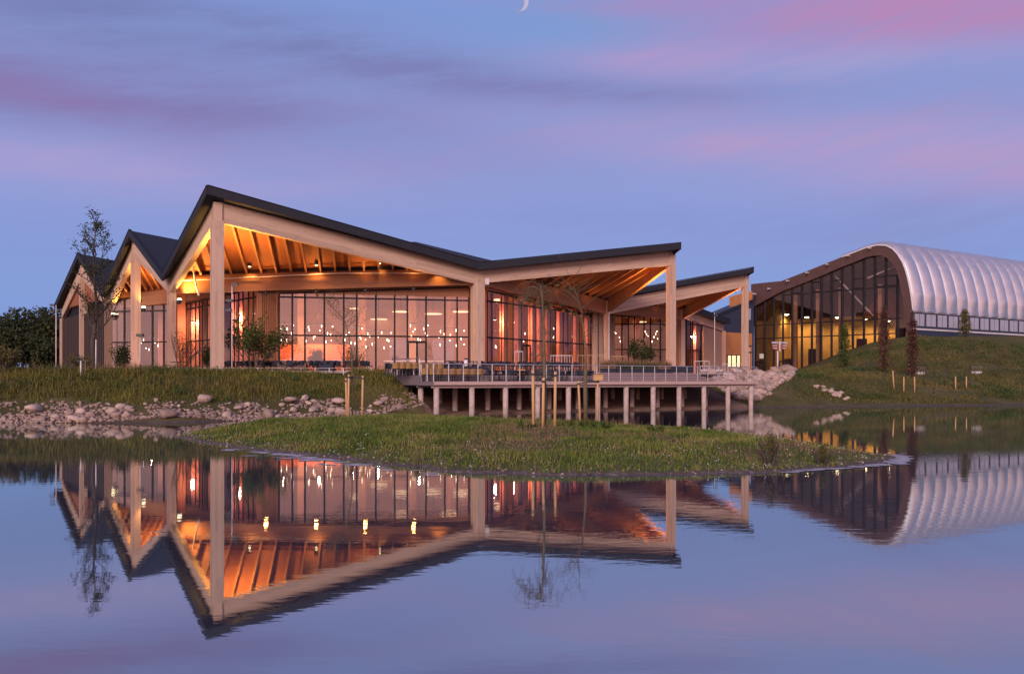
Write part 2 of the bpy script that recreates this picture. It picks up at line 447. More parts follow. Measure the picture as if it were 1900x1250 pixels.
# ------------------------------------------------------------------ ground
m, nt, p = newmat('ground_soil')
P = wpos(nt); n1 = noise(nt, P, .35, 5, .6); n2 = noise(nt, P, 3.0, 5, .65)
sp = nt.nodes.new('ShaderNodeSeparateXYZ'); nt.links.new(P, sp.inputs[0]); zz = E(nt, sp.outputs[2])
grassc = ramp(nt, (n1*.6+n2*.4), [(.30, (.046, .043, .018)), (.46, (.074, .072, .024)), (.58, (.105, .092, .038)), (.68, (.16, .115, .070))])
mud = ramp(nt, n2, [(.3, (.055, .040, .034)), (.7, (.13, .098, .082))])
nt.links.new(mixc(nt, (zz+n2*.14).step(.08, .24), mud, grassc), p.inputs['Base Color'])
p.inputs['Roughness'].default_value = .95; p.inputs['Specular IOR Level'].default_value = .1
bump(nt, p, n2, .7, .08); M['ground'] = m
def axis(lo, a, b, hi, st):
    mid = list(np.arange(a, b, st)); l = []; s = st; x = a
    while x > lo: s *= 1.35; x -= s; l.append(max(x, lo))
    r = []; s = st; x = mid[-1]
    while x < hi: s *= 1.35; x += s; r.append(min(x, hi))
    return np.array(list(reversed(l))+mid+r)
gxs = axis(-2500, -62, 88, 2500, .62); gys = axis(30, 38, 130, 3000, .5)
GX, GY = np.meshgrid(gxs, gys); GZ = ground_z(GX, GY)
nx, ny = len(gxs), len(gys)
idx = np.arange(nx*ny).reshape(ny, nx)
Fq = np.stack([idx[:-1, :-1], idx[:-1, 1:], idx[1:, 1:], idx[1:, :-1]], -1).reshape(-1, 4)
tag(npmesh('ground', np.stack([GX, GY, GZ], -1).reshape(-1, 3), Fq, M['ground'], smooth=True), 'grassy banks and lawn round the pond', 'ground', kind='structure')

# ------------------------------------------------------------------ island
IF = [(318, 809), (400, 824), (480, 836), (600, 848), (700, 861), (800, 872), (870, 878.5), (1000, 883), (1150, 883), (1300, 880.5), (1450, 874), (1560, 868), (1640, 859), (1668, 850)]
front = [(gx(px, F*H/(py-HOR)), F*H/(py-HOR)) for px, py in IF]
back_ = [(gx(px, yy), yy) for px, yy in ((1664, 22.4), (1632, 23.4), (1560, 25.2), (1450, 28.6), (1300, 33), (1150, 36.5), (1000, 39), (850, 41.5), (700, 41.5), (530, 40), (430, 37), (340, 33))]
ISL = front+back_
def poly_sd(poly, x, y):
    x = np.asarray(x, float); y = np.asarray(y, float); best = np.full(x.shape, 1e9); ins = np.zeros(x.shape, bool); n = len(poly)
    for k in range(n):
        (ax, ay), (bx, by) = poly[k], poly[(k+1) % n]; dx, dy = bx-ax, by-ay
        t = np.clip(((x-ax)*dx+(y-ay)*dy)/(dx*dx+dy*dy), 0, 1)
        best = np.minimum(best, np.hypot(x-ax-t*dx, y-ay-t*dy))
        with np.errstate(divide='ignore', invalid='ignore'):
            c = ((ay > y) != (by > y)) & (x < (bx-ax)*(y-ay)/(by-ay)+ax)
        ins ^= c
    return np.where(ins, best, -best)
def isl_d(x, y): return poly_sd(ISL, x, y)+(fbm(np.asarray(x)*.9+5, np.asarray(y)*.9)-.47)*.9
def isl_z(x, y):
    d = isl_d(x, y)
    return np.where(d < 0, np.maximum(d*.3, -.6), np.interp(d, [0, .25, 1.2, 3.5, 7], [.0, .05, .16, .40, .52]))+(fbm(np.asarray(x)*.8, np.asarray(y)*.8)-.47)*.16*np.clip(d, 0, 1)
ix = np.arange(-18, 13.5, .16); iy = np.arange(15.5, 43.5, .16)
GX, GY = np.meshgrid(ix, iy); GD = isl_d(GX, GY); GZ = isl_z(GX, GY); nx, ny = len(ix), len(iy)
idx = np.arange(nx*ny).reshape(ny, nx)
Fq = np.stack([idx[:-1, :-1], idx[:-1, 1:], idx[1:, 1:], idx[1:, :-1]], -1).reshape(-1, 4)
Fq = Fq[GD.ravel()[Fq].max(1) > -1.4]
m, nt, p = newmat('island_soil')
P = wpos(nt); n1 = noise(nt, P, .45, 5, .6); n2 = noise(nt, P, 5.0, 6, .7)
sp = nt.nodes.new('ShaderNodeSeparateXYZ'); nt.links.new(P, sp.inputs[0]); zz = E(nt, sp.outputs[2])
gc = ramp(nt, (n1*.6+n2*.4), [(.30, (.045, .050, .016)), (.48, (.070, .082, .022)), (.60, (.115, .098, .045)), (.72, (.20, .150, .100))])
mud = ramp(nt, n2, [(.3, (.050, .038, .033)), (.55, (.115, .090, .080)), (.72, (.26, .22, .20))])
nt.links.new(mixc(nt, (zz+n2*.06).step(.05, .12), mud, gc), p.inputs['Base Color'])
p.inputs['Roughness'].default_value = .9; p.inputs['Specular IOR Level'].default_value = .2
bump(nt, p, n2, .8, .06); M['island'] = m
tag(npmesh('island', np.stack([GX, GY, GZ], -1).reshape(-1, 3), Fq, M['island'], smooth=True), 'low grassy island in the pond', 'island', kind='structure')

# ------------------------------------------------------------------ grass (stuff)
def blades(x, y, z, h, wd, lean=.5):
    """one leaf-sized triangle pair per blade"""
    n = len(x); a = NR.random(n)*6.283; b = NR.random(n)*6.283; L = h*lean*NR.random(n)
    dx, dy = np.cos(a)*wd/2, np.sin(a)*wd/2; lx, ly = np.cos(b)*L, np.sin(b)*L
    V = np.empty((n, 5, 3), 'f4')
    V[:, 0] = np.stack([x-dx, y-dy, z-.03], -1); V[:, 1] = np.stack([x+dx, y+dy, z-.03], -1)
    V[:, 2] = np.stack([x+dx*.7+lx*.35, y+dy*.7+ly*.35, z+h*.6], -1); V[:, 3] = np.stack([x-dx*.7+lx*.35, y-dy*.7+ly*.35, z+h*.6], -1)
    V[:, 4] = np.stack([x+lx, y+ly, z+h], -1)
    k = np.arange(n)[:, None]*5
    Fc = np.concatenate([k+np.array([[0, 1, 2]]), k+np.array([[0, 2, 3]]), k+np.array([[3, 2, 4]])], 0)
    return V.reshape(-1, 3), Fc
M['isl_grass'] = foliage('island_grass', [(.018, .042, .006), (.050, .096, .013), (.105, .150, .026), (.18, .182, .047), (.27, .210, .10)], .55, fine=.30)
M['meadow'] = foliage('meadow_grass', [(.046, .052, .009), (.094, .098, .016), (.145, .134, .024), (.19, .155, .038)], .25, fine=.5)
M['bank_grass'] = foliage('mound_grass', [(.034, .042, .010), (.072, .076, .018), (.120, .106, .032), (.18, .125, .065)], .16, fine=.4)
n = 260000
x = NR.uniform(-18, 13, n); y = NR.uniform(16, 42.5, n); d = isl_d(x, y)
pt = fbm(x*.33+3, y*.33); bare = smooth01((pt-.41)*7)*smooth01((x+2.5)/3.0)*smooth01((y-19.5)/3)         # worn patches in the middle and right
keep = (d > .10+.32*NR.random(n)) & (NR.random(n) > bare*.72) & (NR.random(n) < np.clip(26/y, .5, 1)*np.clip(.55+d*.25, 0, 1))
x, y, d, bare, pt = x[keep], y[keep], d[keep], bare[keep], pt[keep]
h = (.035+.11*NR.random(len(x))**2.2+.07*smooth01((fbm(x*.6, y*.6)-.45)*5))*(1-.5*bare)*np.clip(.55+d*.25, 0, 1)*np.where(x < 0, 1.15, .95)
M['isl_dry'] = foliage('island_dry_grass', [(.085, .060, .030), (.16, .108, .060), (.24, .160, .105), (.30, .205, .145)], .6, fine=.5)
wdt = .013+.012*NR.random(len(x))+.0004*y; dryq = NR.random(len(x)) < .12+.75*bare
V, Fc = blades(x[dryq], y[dryq], isl_z(x[dryq], y[dryq]), h[dryq]*.8, wdt[dryq], .8)
tag(npmesh('dry_grass', V, Fc, M['isl_dry']), 'dry straw-coloured patches among the island grass', 'grass', kind='stuff')
x, y, h, wdt = x[~dryq], y[~dryq], h[~dryq], wdt[~dryq]
V, Fc = blades(x, y, isl_z(x, y), h, wdt, .7)
tag(npmesh('island_grass', V, Fc, M['isl_grass']), 'short rough grass and weeds covering the island', 'grass', kind='stuff')
# taller dry stems along the island's crest and right shoulder
M['dry'] = foliage('dry_stems', [(.10, .075, .035), (.17, .12, .062), (.24, .16, .095)], .5, fine=.8)
n = 60000
x = NR.uniform(-10, 12, n); y = NR.uniform(20, 40, n); d = isl_d(x, y)
bare = smooth01((fbm(x*.33+3, y*.33)-.41)*7)*smooth01((x+2.5)/3.0)*smooth01((y-19.5)/3)
keep = (d > .8) & (NR.random(n) < .10*(fbm(x*.5+9, y*.5) > .47)+.55*bare)
x, y = x[keep], y[keep]
V, Fc = blades(x, y, isl_z(x, y), .06+.30*NR.random(len(x))**3, np.full(len(x), .013), .55)
tag(npmesh('dry_stems', V, Fc, M['dry']), 'thin dry seed stems standing over the island grass', 'grass', kind='stuff')
# meadow on the left bank and the lawn behind it
def terrace_free(x, y): return ((x-DO[0])*UX+(y-DO[1])*UY < -.25) | ((x-DO[0])*VX+(y-DO[1])*VY < -.5)
n = 170000
x = NR.uniform(-62, -3, n); y = NR.uniform(43, 74, n); d = shore_d(x, y)
back_lim = np.interp(x, [-60, -36, -24, -14, -9], [70, 60, 54.0, 54.5, 55.5])
keep = (ground_z(x, y) > np.where(x > -9, .3, .62)+.75*fbm(x*.8, y*.8)) & (y < back_lim) & terrace_free(x, y)
x, y, d = x[keep], y[keep], d[keep]
h = (.12+.32*NR.random(len(x))**1.8)*(.55+.75*fbm(x*.3+4, y*.3))*np.clip((d-1)/3.5, .4, 1)
V, Fc = blades(x, y, ground_z(x, y), h, .028+.022*NR.random(len(x)), .6)
tag(npmesh('meadow_grass', V, Fc, M['meadow']), 'tall olive meadow grass on the left bank', 'grass', kind='stuff')
# brown seed heads and taller weeds standing out of the meadow
M['seed'] = foliage('seed_heads', [(.060, .052, .018), (.13, .092, .036), (.20, .135, .065)], .4, fine=.6)
k_ = NR.random(len(x)) < .085*smooth01((fbm(x*.25+2, y*.25)-.36)*5)
V, Fc = blades(x[k_], y[k_], ground_z(x[k_], y[k_]), .45+.42*NR.random(k_.sum()), np.full(k_.sum(), .035), .45)
tag(npmesh('meadow_stems', V, Fc, M['seed']), 'brown seed heads and tall weeds standing out of the left meadow', 'grass', kind='stuff')
n = 60000
x = NR.uniform(-130, -38, n); y = NR.uniform(60, 125, n); keep = (x/y < -.43) & (x/y > -.75); x, y = x[keep], y[keep]
V, Fc = blades(x, y, ground_z(x, y), .06+.10*NR.random(len(x)), .05+.04*NR.random(len(x)), .6)
tag(npmesh('lawn_grass', V, Fc, M['meadow']), 'short lawn beyond the left bank', 'grass', kind='stuff')
# rough grass on the mound to the right
def hall_free(x, y): return (x-41.5)*.684+(y-138)*.730 < -1.2      # in front of the hall's glass front
n = 230000
x = NR.uniform(18, 100, n); y = NR.uniform(62, 128, n); d = shore_d(x, y); wv = mound_w(x, y)
side = (x-59.6)*-.53+(y-120)*.85                                   # in front of the hall's long side
keep = (d > .7+.8*NR.random(n)) & (wv > .03+.1*NR.random(n)) & (side < 1.0) & hall_free(x, y) & (NR.random(n) < np.clip(1.25-.006*y, .3, 1)) & (fbm(x*.28, y*.28) < .50+.22*NR.random(n))
x, y, d = x[keep], y[keep], d[keep]
h = (.10+.36*NR.random(len(x))**2.2)*(.35+1.0*fbm(x*.2+7, y*.2))
V, Fc = blades(x, y, ground_z(x, y), h, .05+.05*NR.random(len(x)), .7)
tag(npmesh('mound_grass', V, Fc, M['bank_grass']), 'rough dark grass on the grassy mound', 'grass', kind='stuff')
# pale scum and floating leaves at the island's edge
M['scum'] = plain('pale_scum', (.46, .46, .50), (.33, .33, .37), 9, .9, spec=.1)
vs, fs = [], []
def pad(x, y, r, ex):
    zq = .003+.00005*len(fs)/4; i = len(vs); k = 7; a0 = rng.random()*6
    for j in range(k): a = a0+6.283*j/k; q = r*(.6+.6*rng.random()); vs.append((x+math.cos(a)*q*ex, y+math.sin(a)*q, zq)); 
    for j in range(1, k-1): fs.append((i, i+j, i+j+1))
for _ in range(150):
    px, py = rng.gauss(575, 85), 0; py = 818+(px-400)*.125+rng.gauss(8, 4.5); yy = F*H/(py-HOR)
    if isl_d(gx(px, yy), yy) < -.1: pad(gx(px, yy), yy, .04+.10*rng.random(), 2.2)
for _ in range(170):
    t = rng.random(); px, py = 1652+rng.gauss(12, 10), 852+rng.gauss(0, 5)
    if t < .4: px, py = 1652-rng.random()*200, 0; py = 858+(1652-px)*.075+rng.random()*3+2
    yy = F*H/(py-HOR)
    if isl_d(gx(px, yy), yy) < .1: pad(gx(px, yy), yy, .03+.09*rng.random(), 2.4)
tag(npmesh('pond_scum', vs, fs, M['scum']), 'pale scum and small leaves floating along the edge of the island', 'pond scum', kind='stuff')
# pebbles and litter along the island's muddy rim
M['pebble'] = foliage('pebbles', [(.10, .08, .07), (.24, .19, .17), (.42, .36, .33)], 3, fine=1.0)
n = 26000
x = NR.uniform(-18, 13, n); y = NR.uniform(16, 36, n); d = isl_d(x, y)
keep = ((d > .02) & (d < .75) & (NR.random(n) < .55)) | ((d > .7) & (NR.random(n) < .012) & (y < 30)); x, y = x[keep], y[keep]
s = (.012+.035*NR.random(len(x))**3)[:, None, None]
octa = np.array([(1, 0, 0), (-1, 0, 0), (0, 1, 0), (0, -1, 0), (0, 0, .7), (0, 0, -.7)], 'f4')
V = octa[None]*s*(1+.4*NR.random((len(x), 6, 1)))+np.stack([x, y, isl_z(x, y)+.01], -1)[:, None]
Fo = np.array([(0, 2, 4), (2, 1, 4), (1, 3, 4), (3, 0, 4), (2, 0, 5), (1, 2, 5), (3, 1, 5), (0, 3, 5)])
tag(npmesh('shore_pebbles', V.reshape(-1, 3), (Fo[None]+np.arange(len(x))[:, None, None]*6).reshape(-1, 3), M['pebble']), 'small pebbles and flower heads along the muddy rim of the island', 'pebbles', kind='stuff')

# moon: a thin waning crescent, cut by the top of the picture
m, nt, p = newmat('moon_light'); p.inputs['Emission Color'].default_value = (.52, .54, .84, 1); p.inputs['Emission Strength'].default_value = .55
p.inputs['Base Color'].default_value = (.1, .1, .12, 1); M['moon'] = m
mc = at(968, 4, 2600); R = 30.0; mb = MB(); prof = []
for k in range(25):
    a = rad(-105+k*210/24); prof.append((math.cos(a)*R+mc.x-8, math.sin(a)*R+mc.z, math.cos(a)))
outer = [(a, b) for a, b, _ in prof]
inner = [(mc.x-8+R*math.cos(rad(-105+k*210/24))-R*.42*max(0, math.cos(rad((-105+k*210/24)*.857)))-.8, b) for k, (a, b, _) in enumerate(prof)]
for k in range(24):
    q = [outer[k], outer[k+1], inner[k+1], inner[k]]
    mb.hexa([(a, 2600, b) for a, b in q]+[(a, 2606, b) for a, b in q])
tag(mb.build('moon', M['moon']), 'faint pale crescent moon at the top edge of the sky', 'moon', kind='structure')
# ================================================================== the timber pavilion
FL = 2.76                                   # terrace and floor level
PO = (-3.0, 75.0, FL)
M['dark_clad'] = wood('dark_boards', (.040, .026, .022), (.070, .045, .034), lam=.3)
pav = thing('timber_pavilion', 'long glazed timber pavilion with folded black roof peaks behind the deck', 'building', PO)
def part(mb, name, mat, parent=pav, **k): return mb.build(name, mat, parent, PO, **k)
N = {'A': (-20.5, 56.2, 14.5), 'VL1': (-26.75, 63.5, 10.3), 'V1': (-2.85, 67.3, 11.45), 'B': (14.95, 76, 14.2),
     'V2': (9.6, 82, 10.2), 'C': (25.8, 89.5, 13.85), 'V3': (19.9, 95, 10.5), 'E': (26.85, 103, 9.35),
     'P2': (-33.2, 71.3, 14.4), 'VL2': (-38.9, 78.3, 10.3), 'P3': (-45.6, 86, 14.35), 'VL3': (-51.6, 93, 10.5), 'Q': (-31.2, 75.6, 10.75)}
N = {k: Vector(v) for k, v in N.items()}
RO = {'A': (-20.7, 55, 15.32), 'VL1': (-27.0, 62.5, 10.35), 'V1': (-2.65, 66.3, 11.75), 'B': (15.65, 75.0, 14.85),
      'V2': (9.1, 81.3, 10.75), 'C': (26.5, 88.7, 14.5), 'V3': (20.0, 94.1, 11.15), 'E': (27.6, 102.4, 9.75),
      'P2': (-33.1, 70, 15.12), 'VL2': (-39.3, 77.5, 10.6), 'P3': (-45.6, 85, 15.5), 'VL3': (-52.3, 92.5, 10.7)}
RO.update({'V2b': (10.45, 82.55, 10.75), 'V3b': (20.75, 95.55, 11.05)}); N.update({'V2b': N['V2'].copy(), 'V3b': N['V3'].copy()})
RO = {k: Vector(v) for k, v in RO.items()}
DEP = 1.36
# ---- main beams
for a, b, wd, dp in (('A', 'V1', .42, DEP), ('A', 'VL1', .42, DEP), ('V1', 'B', .42, 1.25), ('B', 'V2', .40, 1.3), ('V2', 'C', .42, 1.35), ('C', 'V3', .40, 1.25),
                     ('V3', 'E', .42, .95), ('VL1', 'P2', .42, 1.30), ('P2', 'VL2', .42, 1.3), ('VL2', 'P3', .42, 1.3), ('P3', 'VL3', .42, 1.3)):
    d = (N[b]-N[a]); d.z = 0; d.normalize()
    e = .21
    p0 = N[a]+(N[b]-N[a]).normalized()*(0 if a in 'ABC' else .12); p1 = N[b]-(N[b]-N[a]).normalized()*.12
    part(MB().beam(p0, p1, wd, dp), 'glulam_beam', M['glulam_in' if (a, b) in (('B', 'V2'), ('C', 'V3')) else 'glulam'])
# end blocks where two beams meet at a peak
for k in ('A', 'B', 'C', 'P2', 'P3'):
    part(MB().box(N[k].x, N[k].y, N[k].z-1.30, N[k].z-.03, .60, .60, ANG), 'beam_joint', M['glulam'])
for k in ('VL1', 'V1', 'V2', 'V3', 'VL2'):
    part(MB().box(N[k].x, N[k].y, N[k].z-1.30, N[k].z-.03, .62, .62, ANG), 'beam_joint', M['glulam'])
# ---- inner beams that carry the window walls
for a, b, wd, dp in (('VL1', 'V1', .34, 1.34), ('V1', 'V2', .34, 1.34), ('V2', 'V3', .34, 1.25), ('VL2', 'Q', .34, 1.3)):
    d = (N[b]-N[a]).normalized()
    part(MB().beam(N[a]+d*.3, N[b]-d*.3, wd, dp), 'inner_beam', M['glulam_in'])
# ---- columns
for k, wd, sk in (('A', .80, DEP), ('VL1', .62, 1.3), ('V1', .88, 1.28), ('B', .66, 1.26), ('V2', .46, 1.3), ('C', .56, 1.26), ('V3', .62, 1.2),
                  ('E', .52, .95), ('P2', .76, 1.3), ('VL2', .70, 1.3), ('P3', .72, 1.3), ('VL3', .70, 1.3)):
    part(MB().box(N[k].x, N[k].y, FL-.5, N[k].z-sk+.05, wd, wd, ANG if k not in ('VL2', 'VL3', 'P3') else ANG+.1), 'column', M['glulam'])
# ---- soffits and rafters of the folded canopies
SOFF = {}
def flap(a, p, b, q=None, step=1.15):
    """boards of one canopy: a fan from the peak to a line just above the inner beam, the rafters' height over it"""
    I0, I1 = N[a].copy(), N[b].copy(); P_ = N[p]+Vector((0, 0, -.06))
    if q: I1 = N[q].copy(); I0 = N[a].copy()
    ks = (0, .05, .3, .5, .7, .95, 1); rise = (-.05, .36, .40, .40, .40, .36, -.05)
    line = [I0.lerp(I1, k)+Vector((0, 0, r)) for k, r in zip(ks, rise)]
    if q: line.append(N[b]+Vector((0, 0, -.05)))
    SOFF[p] = (P_, line, I0, I1); mb = MB()
    for u_, w_ in zip(line[:-1], line[1:]): mb.face([P_, u_, w_])
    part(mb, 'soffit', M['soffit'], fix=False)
    mb = MB()
    for u_, w_, k0, k1 in zip(line[:6], line[1:7], ks, ks[1:]): mb.face([u_, w_, I0.lerp(I1, k1)+Vector((0, 0, -.1)), I0.lerp(I1, k0)+Vector((0, 0, -.1))])
    part(mb, 'closing_board', M['soffit'], fix=False)
    J0, J1 = N[a], N[b]; d = J1-J0; L = Vector((d.x, d.y, 0)).length; d2 = Vector((d.x, d.y, 0)).normalized()
    rel = P_-J0; sa = rel.x*d2.x+rel.y*d2.y; up_ = Vector((0, 0, .36))
    s = 1.1
    while s < L-.8:
        base = J0+(J1-J0)*(s/L)+up_
        if q: base = I0.lerp(I1, min(1, s/L*1.55))+up_ if s/L*1.55 < 1 else I1.lerp(N[b], (s/L-.645)/.355)+up_*(1-(s/L-.645)/.355)
        tip = J0+(P_-J0)*(s/sa) if s <= sa else J1+(P_-J1)*((L-s)/max(L-sa, .01))
        tip = tip+Vector((0, 0, -.05))
        if (tip-base).length > .9:
            n = (tip-base).normalized()
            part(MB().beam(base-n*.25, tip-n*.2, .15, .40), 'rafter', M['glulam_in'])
        s += step
flap('VL1', 'A', 'V1'); flap('V1', 'B', 'V2'); flap('V2', 'C', 'V3'); flap('VL2', 'P2', 'VL1', 'Q'); flap('VL3', 'P3', 'VL2')
# ---- roof
rb = MB(); dn = Vector((0, 0, -.12)); up = Vector((0, 0, .30))
def rp(*pts): rb.prism(pts, dn)
EAVES = (('VL1', 'A'), ('A', 'V1'), ('V1', 'B'), ('B', 'V2b'), ('V2', 'C'), ('C', 'V3b'), ('V3', 'E'), ('VL1', 'P2'), ('P2', 'VL2'), ('VL2', 'P3'), ('P3', 'VL3'))
Zd = lambda z: Vector((0, 0, z))
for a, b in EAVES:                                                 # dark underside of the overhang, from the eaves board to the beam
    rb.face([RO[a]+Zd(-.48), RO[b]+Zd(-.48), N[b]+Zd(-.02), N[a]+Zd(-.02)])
for a, p, b in (('VL1', 'A', 'V1'), ('V1', 'B', 'V2'), ('V2', 'C', 'V3')):
    P_, line, I0, I1 = SOFF[p]; u2 = Zd(.24)
    rb.face([RO[a], RO[p], P_+Zd(.4), line[0]+u2]); rb.face([RO[p], RO.get(b+'b', RO[b]), line[-1]+u2, P_+Zd(.4)])
    for q0, q1 in zip(line[:-1], line[1:]):
        rb.face([P_+Zd(.4), q0+u2, q1+u2])
    for k, (q0, q1) in enumerate(zip(line[:-1], line[1:])):         # down to the main roof behind the canopy
        rb.face([q0+u2, q1+u2, I0.lerp(I1, (k+1)/6)+Zd(.1), I0.lerp(I1, k/6)+Zd(.1)])
for a, b in EAVES:                                                 # deep dark eaves board
    rb.beam(RO[a]+Vector((0, 0, .04)), RO[b]+Vector((0, 0, .04)), .16, .56)
Mx = Vector((-9.6, 80.5, 15.95)); R2 = Vector((-26.3, 76.2, 14.4)); R3 = Vector((-38.7, 91.8, 14.5))
K0, K1, K2 = Vector((-25, 110, 9.4)), Vector((20, 117, 9.4)), Vector((-45, 101, 9.8))
v1, v2, v3, l1, l2, ee = N['V1']+up, N['V2']+up, N['V3']+up, N['VL1']+up, N['VL2']+up, RO['E']
rp(l1, v1, Mx); rp(v1, v2, Mx); rp(v2, v3, Mx); rp(v3, K1, Mx); rp(K1, K0, Mx); rp(K0, R2, Mx); rp(R2, l1, Mx)
rp(RO['V3'], ee, v3); rp(v3, ee, K1)
rp(RO['P2'], RO['VL1'], R2); rp(RO['VL1'], l1, R2); rp(RO['VL2'], RO['P2'], R2)
rp(RO['VL2'], R2, R3); rp(RO['P3'], RO['VL2'], R3); rp(RO['VL3'], RO['P3'], R3); rp(R2, K0, R3); rp(R3, K0, K2); rp(RO['VL3'], R3, K2)
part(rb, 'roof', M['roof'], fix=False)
# thin metal drip edge along the roof's eaves
mb = MB()
for a, b in EAVES: mb.bar(RO[a]+Vector((0, 0, .09)), RO[b]+Vector((0, 0, .09)), .20, .06)
part(mb, 'drip_edge', M['frame'])
# ---- ceiling inside, back walls, floor
cb = MB(); cz = Vector((0, 0, -.75))
for t in ((l1, v1, Mx), (v1, v2, Mx), (v2, v3, Mx), (v3, K1, Mx), (K1, K0, Mx), (K0, R2, Mx), (R2, l1, Mx)):
    cb.face([q+cz for q in t])
part(cb, 'ceiling', M['ceiling'])
# ---- window walls: glass with a dark frame of mullions and transoms
def window_wall(p0, p1, z0, zt0, zt1, px, trans, door=None, mat='glass', name='window_wall', mw=.13, bot=None):
    """p0,p1 plan ends (left, right); px: photo columns of the mullions"""
    x0, y0 = p0; x1, y1 = p1
    ts = []
    for q in px:
        k = (q-950)/F; t = (k*y0-x0)/((x1-x0)-k*(y1-y0)); ts.append(min(max(t, 0), 1))
    pt = lambda t, z: Vector((x0+(x1-x0)*t, y0+(y1-y0)*t, z))
    top = lambda t: zt0+(zt1-zt0)*t
    mb = MB(); mb.face([pt(0, z0), pt(1, z0), pt(1, top(1)), pt(0, top(0))])
    g = part(mb, name, M[mat], fix=False)
    fr = MB()
    for t in ts: fr.bar(pt(t, z0), pt(t, top(t)-.02), mw, .16)
    for z in trans:
        fr.bar(pt(0, z), pt(1, z), .14, .125)
    fr.bar(pt(0, top(0)), pt(1, top(1)), .2, .12); fr.bar(pt(0, z0+.06), pt(1, z0+.06), .18, .12)
    o = fr.build('frame', M['frame'], g, PO)
    if door:
        t0, t1 = [((q-950)/F*y0-x0)/((x1-x0)-(q-950)/F*(y1-y0)) for q in door[:2]]; zd = door[2]
        n = Vector((y1-y0, -(x1-x0), 0)).normalized()*.07
        db = MB()
        for t in (t0, t1): db.bar(pt(t, z0)+n, pt(t, zd)+n, .16, .12)
        db.bar(pt(t0, zd)+n, pt(t1, zd)+n, .12, .18); db.bar(pt((t0+t1)/2, z0)+n, pt((t0+t1)/2, zd)+n, .14, .1)
        db.bar(pt(t0, z0+.5)+n, pt(t1, z0+.5)+n, .06, .05)
        dr = db.build('door', M['frame'], g, PO)
    return g
T1, T2 = 8.88, 5.8
W0 = ((-18.78, 65.2), (-3.64, 68.3)); W1 = ((-30.9, 76.7), (-20.4, 65.0)); W2 = ((gx(904, 68.5), 68.5), (gx(1097, 82.7), 82.7)); W3 = ((gx(1133, 95.2), 95.2), (gx(1252, 95.6), 95.6))
W4 = ((gx(1273, 95.9), 95.9), (gx(1302, 98.7), 98.7)); W5 = ((gx(209, 77.6), 77.6), (gx(319, 76.4), 76.4))
window_wall(*W0, FL, 9.15, 10.0, (518, 542.6, 566, 602, 638, 662, 697.5, 732.4, 756, 790.7, 825.6, 848.4, 870), (T1, T2), (757, 790.5, 5.35))
window_wall(*W1, FL, 9.4, 9.6, (345, 354, 363, 370, 376, 384.5, 391.5, 410, 428, 435, 443, 451, 461, 470, 480), (T1, T2), None, 'glass_side', mw=.075)
window_wall(*W2, FL, 9.75, 8.7, (904.5, 912.9, 930.6, 940.8, 952, 967.6, 983.2, 993.2, 1008, 1021.7, 1031.5, 1044.8, 1053.7, 1062, 1074.8, 1083, 1096), (T1, T2), (969, 983, 5.3), 'glass_side', mw=.085)
window_wall(*W3, FL, 9.7, 9.7, (1135, 1154, 1166, 1177, 1195, 1207, 1225, 1237, 1251), (T1-.1, T2), None, 'glass_side')
window_wall(*W4, FL, 9.5, 9.3, (1273.5, 1281, 1285, 1291, 1297, 1302), (T1, T2), None, 'glass_side')
window_wall(*W5, FL, 10.0, 10.0, (231, 254, 283, 304, 318), (8.75, T2))
# timber posts and panels beside the glass
def wall(p0, p1, z0, z1, mat, name='wall_panel', th=.22, z1b=None):
    p0, p1 = Vector((*p0, z1)), Vector((*p1, z1 if z1b is None else z1b))
    d = p1-p0; n = Vector((-d.y, d.x, 0)).normalized()*th/2; mb = MB()
    mb.hexa([Vector((*(p0-n).xy, z0)), Vector((*(p1-n).xy, z0)), Vector((*(p1+n).xy, z0)), Vector((*(p0+n).xy, z0)), p0-n, p1-n, p1+n, p0+n])
    return part(mb, name, M[mat])
def slats(p0, p1, z0, z1, step, mat, name='slat_cladding', wd=.07, dp=.08, z1b=None):
    p0, p1 = Vector((*p0, 0)), Vector((*p1, 0)); L = (p1-p0).length; d = (p1-p0)/L; a = math.atan2(d.y, d.x); mb = MB(); k = 0
    z1b = z1 if z1b is None else z1b
    while k*step < L:
        q = p0+d*(k*step); mb.box(q.x, q.y, z0, z1+(z1b-z1)*k*step/L, wd, dp, a); k += 1
    return part(mb, name, M[mat])
wall((-20.3, 65.15), (-19.0, 65.35), FL, 9.6, 'glulam_in')
slats((-19.95, 65.0), (-18.95, 65.18), FL, 9.5, .16, 'glulam_in')
part(MB().box(-20.3, 65.0, FL, 9.7, .38, .38, ANG), 'post', M['glulam_in'])
part(MB().box(-3.42, 68.25, FL, 10.1, .22, .3, .2), 'post', M['glulam_in'])
wall((W0[0][0]-.2, W0[0][1]), W0[1], 9.18, 9.75, 'glulam_in', 'header_panel', .2, 10.4)
wall(W2[0], W2[1], 9.75, 10.25, 'glulam_in', 'header_panel', .2, 9.2)
wall(W1[0], W1[1], 9.62, 10.5, 'glulam_in', 'header_panel', .2)
wall(W5[0], W5[1], 10.03, 10.6, 'glulam_in', 'header_panel', .2)
wall((-31.6, 76.3), (-30.9, 76.8), FL, 10.6, 'glulam_in')
wall((-39.2, 77.8), (-36.9, 77.8), FL, 10.4, 'cladding')
for q, yy, wd in ((1102, 83.1, .55), (1112, 84.2, .5), (1133, 93.0, .7)):
    part(MB().box(gx(q, yy), yy, FL, 9.6, wd, wd, ANG), 'post', M['glulam'])
wall((gx(1098, 83.0), 83.0), (gx(1135, 95.2), 95.2), FL, 10.2, 'cladding')
wall(W3[0], W3[1], 9.72, 10.6, 'glulam_in', 'header_panel', .2)
